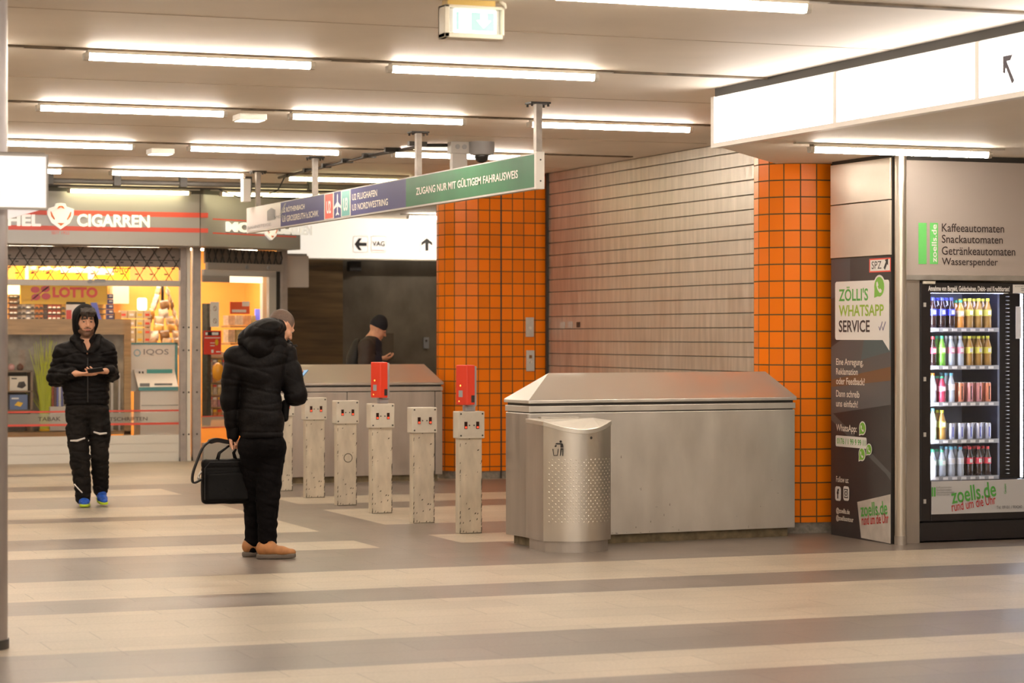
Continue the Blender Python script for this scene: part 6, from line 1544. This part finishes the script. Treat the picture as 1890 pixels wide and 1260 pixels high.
# jacket with raised hood
f = Field((-.55, -.50, .90), (.48, .40, 1.80), .0065); fy = np.array((0, 1, 0))
f.chain([neck-np.array((0, 0, .06)), chest, waist, J(160, 742, 0)], [.15, .215, .205, .205], .08, flat=(fy, .72))
f.cone(shL+np.array((.02, 0, 0)), shR-np.array((.02, 0, 0)), .10, .10, .05)
f.cone(J(140, 634, .02), shL, .07, .09, .04); f.cone(J(180, 630, .02), shR, .07, .09, .04); f.cone(shL+np.array((.06, 0, -.1)), chest, .09, .13, .06); f.cone(shR+np.array((-.06, 0, -.1)), chest, .09, .13, .06)
f.chain([shL, elL, wrL-np.array((.035, -.03, 0))], [.108, .090, .060], .018); f.chain([shR, elR, wrR-np.array((-.03, -.03, 0))], [.104, .080, .058], .018)
f.cone(J(160, 636, -.10), J(163, 655, -.21), .045, .022, .02, 's')
hem_cut(f, J(160, 745)[2]); zs = [J(160, v)[2] for v in (652, 668, 683, 700, 722)]
f.warp(lambda X, Y, Z: sum(.011*np.exp(-((Z-z+.10*np.abs(X)+.014*np.sin(X*16+i*2))/.010)**2) for i, z in enumerate(zs))+.008*np.exp(-(X/.007)**2)*(Y < 0)+.006*np.exp(-((Z-J(160, 738)[2])/.008)**2), .05)
f.warp(waves(12, 14, 14, 36, .0055, (1, 1, 1.6)), .05); f.warp(creases(77, 6, 7, 16, .009, (.8, .8, 1.8)), .05)
JK = fobj('jacket', f, 'cloth', P2, smooth_it=1)
f = Field((-.40, -.32, 1.48), (.30, .32, 2.02), .006)
f.ell(HP(0, -.03, .045), (.118, .135, .122), HR, .03); f.ell(HP(0, -.045, -.05), (.115, .12, .12), HR, .05); f.chain([J(138, 628, -.02), J(150, 640, -.09), J(160, 656, -.15)], [.05, .042, .025], .03); f.chain([J(181, 624, .0), J(175, 640, -.09), J(165, 656, -.15)], [.045, .040, .025], .03)
f.chain([J(136, 636, .06), J(160, 630, .10), J(184, 636, .06)], [.05, .06, .05], .04)
f.ell(HP(0, .085, .0), (.082, .125, .098), HR, .012, 's'); f.cone(HP(0, .09, -.07), HP(0, .11, -.17), .05, .045, .02, 's')
f.cone(J(160, 632, -.12), J(163, 655, -.20), .040, .018, .015, 's'); f.warp(waves(15, 9, 18, 40, .0035)); HD = fobj('hood', f, 'cloth', JK, smooth_it=1)
rm = MB(); pts = []
for k in range(25):
    a = -2.2+4.4*k/24; pts.append(HP(.088*math.sin(a), .072-.02*math.cos(a)*0, .005+.104*math.cos(a)))
rm.tube(pts, .010, 8); obj('hood_rim', rm, 'cloth', HD, smooth=True)
m = MB(); m.tube([J(162, 660, -.20), J(162, 700, -.205), J(162, 742, -.185)], .006, 6); obj('zip', m, 'black', JK)
# work trousers with knee pockets
f = Field((-.38, -.35, .0), (.34, .42, 1.12), .0065)
f.chain([hipL, knL, anL, anL-np.array((0, 0, .02))], [.108, .096, .074, .070], .012); f.chain([hipR, knR, anR, anR-np.array((0, 0, .02))], [.108, .086, .074, .068], .012); f.ell(hipc, (.200, .15, .12), None, .05)
f.cone(J(197, 783, -.02), J(198, 806, -.02), .055, .055, .02, flat=((1, 0, 0), .6)); f.cone(J(126, 790, -.02), J(128, 815, -.02), .04, .04, .02, flat=((1, 0, 0), .6))
zl_, zr_ = J(0, 812)[2], J(0, 806)[2]
f.warp(lambda X, Y, Z: np.where(X < .0, .011*np.exp(-((Z-zl_)/.012)**2), .011*np.exp(-((Z-zr_)/.012)**2))*(Y < .02)); f.warp(waves(22, 14, 12, 34, .006, (1, 1, 1.6))); f.warp(creases(88, 6, 8, 18, .010, (.8, .8, 1.8)), .05)
TR = fobj('work_trousers', f, 'workcloth', P2, smooth_it=1)
for a, b, dy in (((130, 813), (157, 808), -.165), ((173, 797), (197, 799), -.115)):
    m = MB(); p0, p1 = J(*a, dy), J(*b, dy); pm = (p0+p1)/2+np.array((0, -.018, -.012)); m.tube([p0, pm, p1], [.008, .011, .008], 6); obj('reflective_piping', m, mat('reflective', (.62, .58, .55), .3), TR)
m = MB(); m.tube([J(137, 893, -.085), J(146, 903, -.095), J(152, 909, -.09)], .006, 6); obj('reflective_piping', m, 'whiteprint', TR)
M['blueshoe'] = mat('blue_mesh', (.015, .10, .55), .5, var=(24, .35)); M['lime'] = mat('lime_sole', (.52, .70, .04), .5)
hl, toe = J(158, 926, .14), J(155, 938, -.18); hl[2] = .001; toe[2] = .001; shoe('shoe', P2, hl, toe, .3, .10, ['blueshoe', 'lime', 'white'], .03)
hl, toe = J(184, 918, .32), J(193, 934, .02); hl[2] = .05; toe[2] = .005; shoe('shoe', P2, hl, toe, .3, .10, ['blueshoe', 'lime', 'white'], .03)
t = rigid('phone', 'dark phone held in both hands by the hooded walking man', 'phone', loc2)
pc = J(176, 683, -.34); Ru = np.array((.95, .0, .12)); Ru /= np.linalg.norm(Ru); Fu = np.array((0, .75, -.45)); Fu -= Ru*(Fu@Ru); Fu /= np.linalg.norm(Fu); Nu = np.cross(Ru, Fu)
obj('phone_body', slab_mb(pc, .075, .036, .0045), 'black', t, bevel=.004); obj('screen', slab_mb(pc+Nu*.0048*(1 if Nu[2] > 0 else -1), .07, .033, .0005), mat('dim_screen', (.05, .05, .06), .08), t)

# ----------------------------------------------------------------- 3: man with beanie and backpack behind the far counter, facing right
d0 = 28.7; J = px_frame(685, d0)
loc3 = person_root('person', 685, d0, '')
hc = J(697, 609, 0); HR = rotm(-PI/2+.15, -.45, 0)
neck = J(686, 629, 0); chest = J(682, 652, 0); waist = J(680, 690, 0); hipc = J(680, 715, 0)
shN, shF = J(676, 640, -.19), J(684, 640, .19); elN, elF = J(674, 668, -.22), J(684, 668, .22); wrN, wrF = J(703, 661, -.10), J(703, 661, .10)
f = Field((-.35, -.42, -.01), (.35, .42, 1.88), .007)
HP = head(f, hc, HR, 1.0, True)
f.chain([neck-np.array((0, 0, .06)), neck, hc+HR@np.array((0, -.02, -.06))], [.075, .06, .056], .03); f.chain([neck, chest, waist, hipc], [.08, .13, .12, .125], .06)
for s_, e_, w_ in ((shN, elN, wrN), (shF, elF, wrF)): f.chain([neck, s_, e_, w_], [.07, .055, .042, .028], .03)
for y in (-.1, .1): f.chain([hipc, J(680, 725, y), np.array((.05 if y < 0 else -.08, y, .45)), np.array((0 if y < 0 else -.2, y, .06)), np.array((.12 if y < 0 else -.08, y, .03))], [.1, .085, .055, .04, .035], .03)
hand(f, wrN, (.95, .25, -.02), (-.1, .4, .9), 1, (.4, .5, .55, .6), 1.0, (.6, .4)); hand(f, wrF, (.95, -.25, -.02), (-.1, -.4, .9), -1, (.4, .5, .55, .6), 1.0, (.6, .4))
P3 = fobj('person', f, ['skin', 'hair'], None, lambda X, Y, Z: np.zeros(len(X)), 1)
finish(P3, loc3, 'man in dark beanie with backpack behind the far counter, facing right with a phone')
eyes(P3, HP, HR, 1.0)
f = Field(hc-.2, hc+.25, .006); f.ell(HP(0, -.015, .065), (.091, .108, .105), HR, .02); f.ell(HP(0, -.02, .15), (.05, .06, .035), HR, .04)
sl, (X, Y, Z) = f.sub(f.lo, f.hi); c0 = HP(0, 0, .022); ax = HR[:, 2]; f.D = np.maximum(f.D, -((X-c0[0])*ax[0]+(Y-c0[1])*ax[1]+(Z-c0[2])*ax[2])).astype(np.float32)
fobj('beanie', f, mat('navy_knit', (.010, .010, .016), .85, bump=(80, .4)), P3, smooth_it=1)
f = Field((-.36, -.40, .80), (.40, .40, 1.66), .008)
f.chain([neck-np.array((0, 0, .05)), chest, waist, hipc], [.12, .165, .16, .165], .08, flat=((1, 0, 0), .85)); f.cone(shN, shF, .09, .09, .06)
for s_, e_, w_ in ((shN, elN, wrN), (shF, elF, wrF)): f.chain([s_, e_, w_-np.array((.03, 0, 0))], [.092, .075, .055], .045)
f.chain([J(692, 628, -.05), J(695, 634, 0), J(692, 628, .05)], [.05, .05, .05], .03); f.warp(waves(31, 10, 14, 30, .004))
JK = fobj('jacket', f, [mat('dark_brown_jacket', (.045, .030, .024), .7, var=(8, .3)), mat('navy_vest', (.014, .014, .030), .6)], P3, lambda X, Y, Z: (X > .06)*1.0, 1)
f = Field((-.34, -.25, .0), (.34, .25, .95), .009); f.ell(hipc, (.15, .18, .12), None, .05)
for y in (-.1, .1): f.chain([J(680, 725, y), np.array((.05 if y < 0 else -.08, y, .45)), np.array((0 if y < 0 else -.2, y, .09))], [.11, .085, .068], .05)
fobj('trousers', f, 'cloth2', P3, smooth_it=1)
for y, x in ((-.1, .0), (.1, -.2)): shoe('shoe', P3, (x-.08, y, .001), (x+.2, y, .001), .3, .1, ['black', 'tansole', 'black'])
t = rigid('backpack', 'dark backpack on the back of the beanie man behind the far counter', 'backpack', loc3)
f = Field((-.42, -.26, 1.0), (-.02, .26, 1.62), .008); f.ell(J(657, 655, 0), (.085, .17, .20), rotm(0, 0, .12), .05); f.ell(J(652, 668, 0), (.08, .15, .13), None, .06); fobj('pack_body', f, mat('pack_cloth', (.014, .012, .011), .7), t, smooth_it=1)
m = MB()
for y in (-.15, .15): m.tube([J(664, 634, y), J(676, 632, y), J(690, 640, y), J(694, 655, y*1.15)], .014, 8)
obj('straps', m, 'black', t, smooth=True)
t = rigid('phone', 'phone in the hands of the beanie man behind the far counter', 'phone', loc3)
pc = J(717, 656.5, 0); Ru = np.array((0, 1, 0)); Fu = np.array((.9, 0, .3)); Fu /= np.linalg.norm(Fu); Nu = np.cross(Ru, Fu); obj('phone_body', slab_mb(pc, .036, .06, .005), 'black', t, bevel=.004)
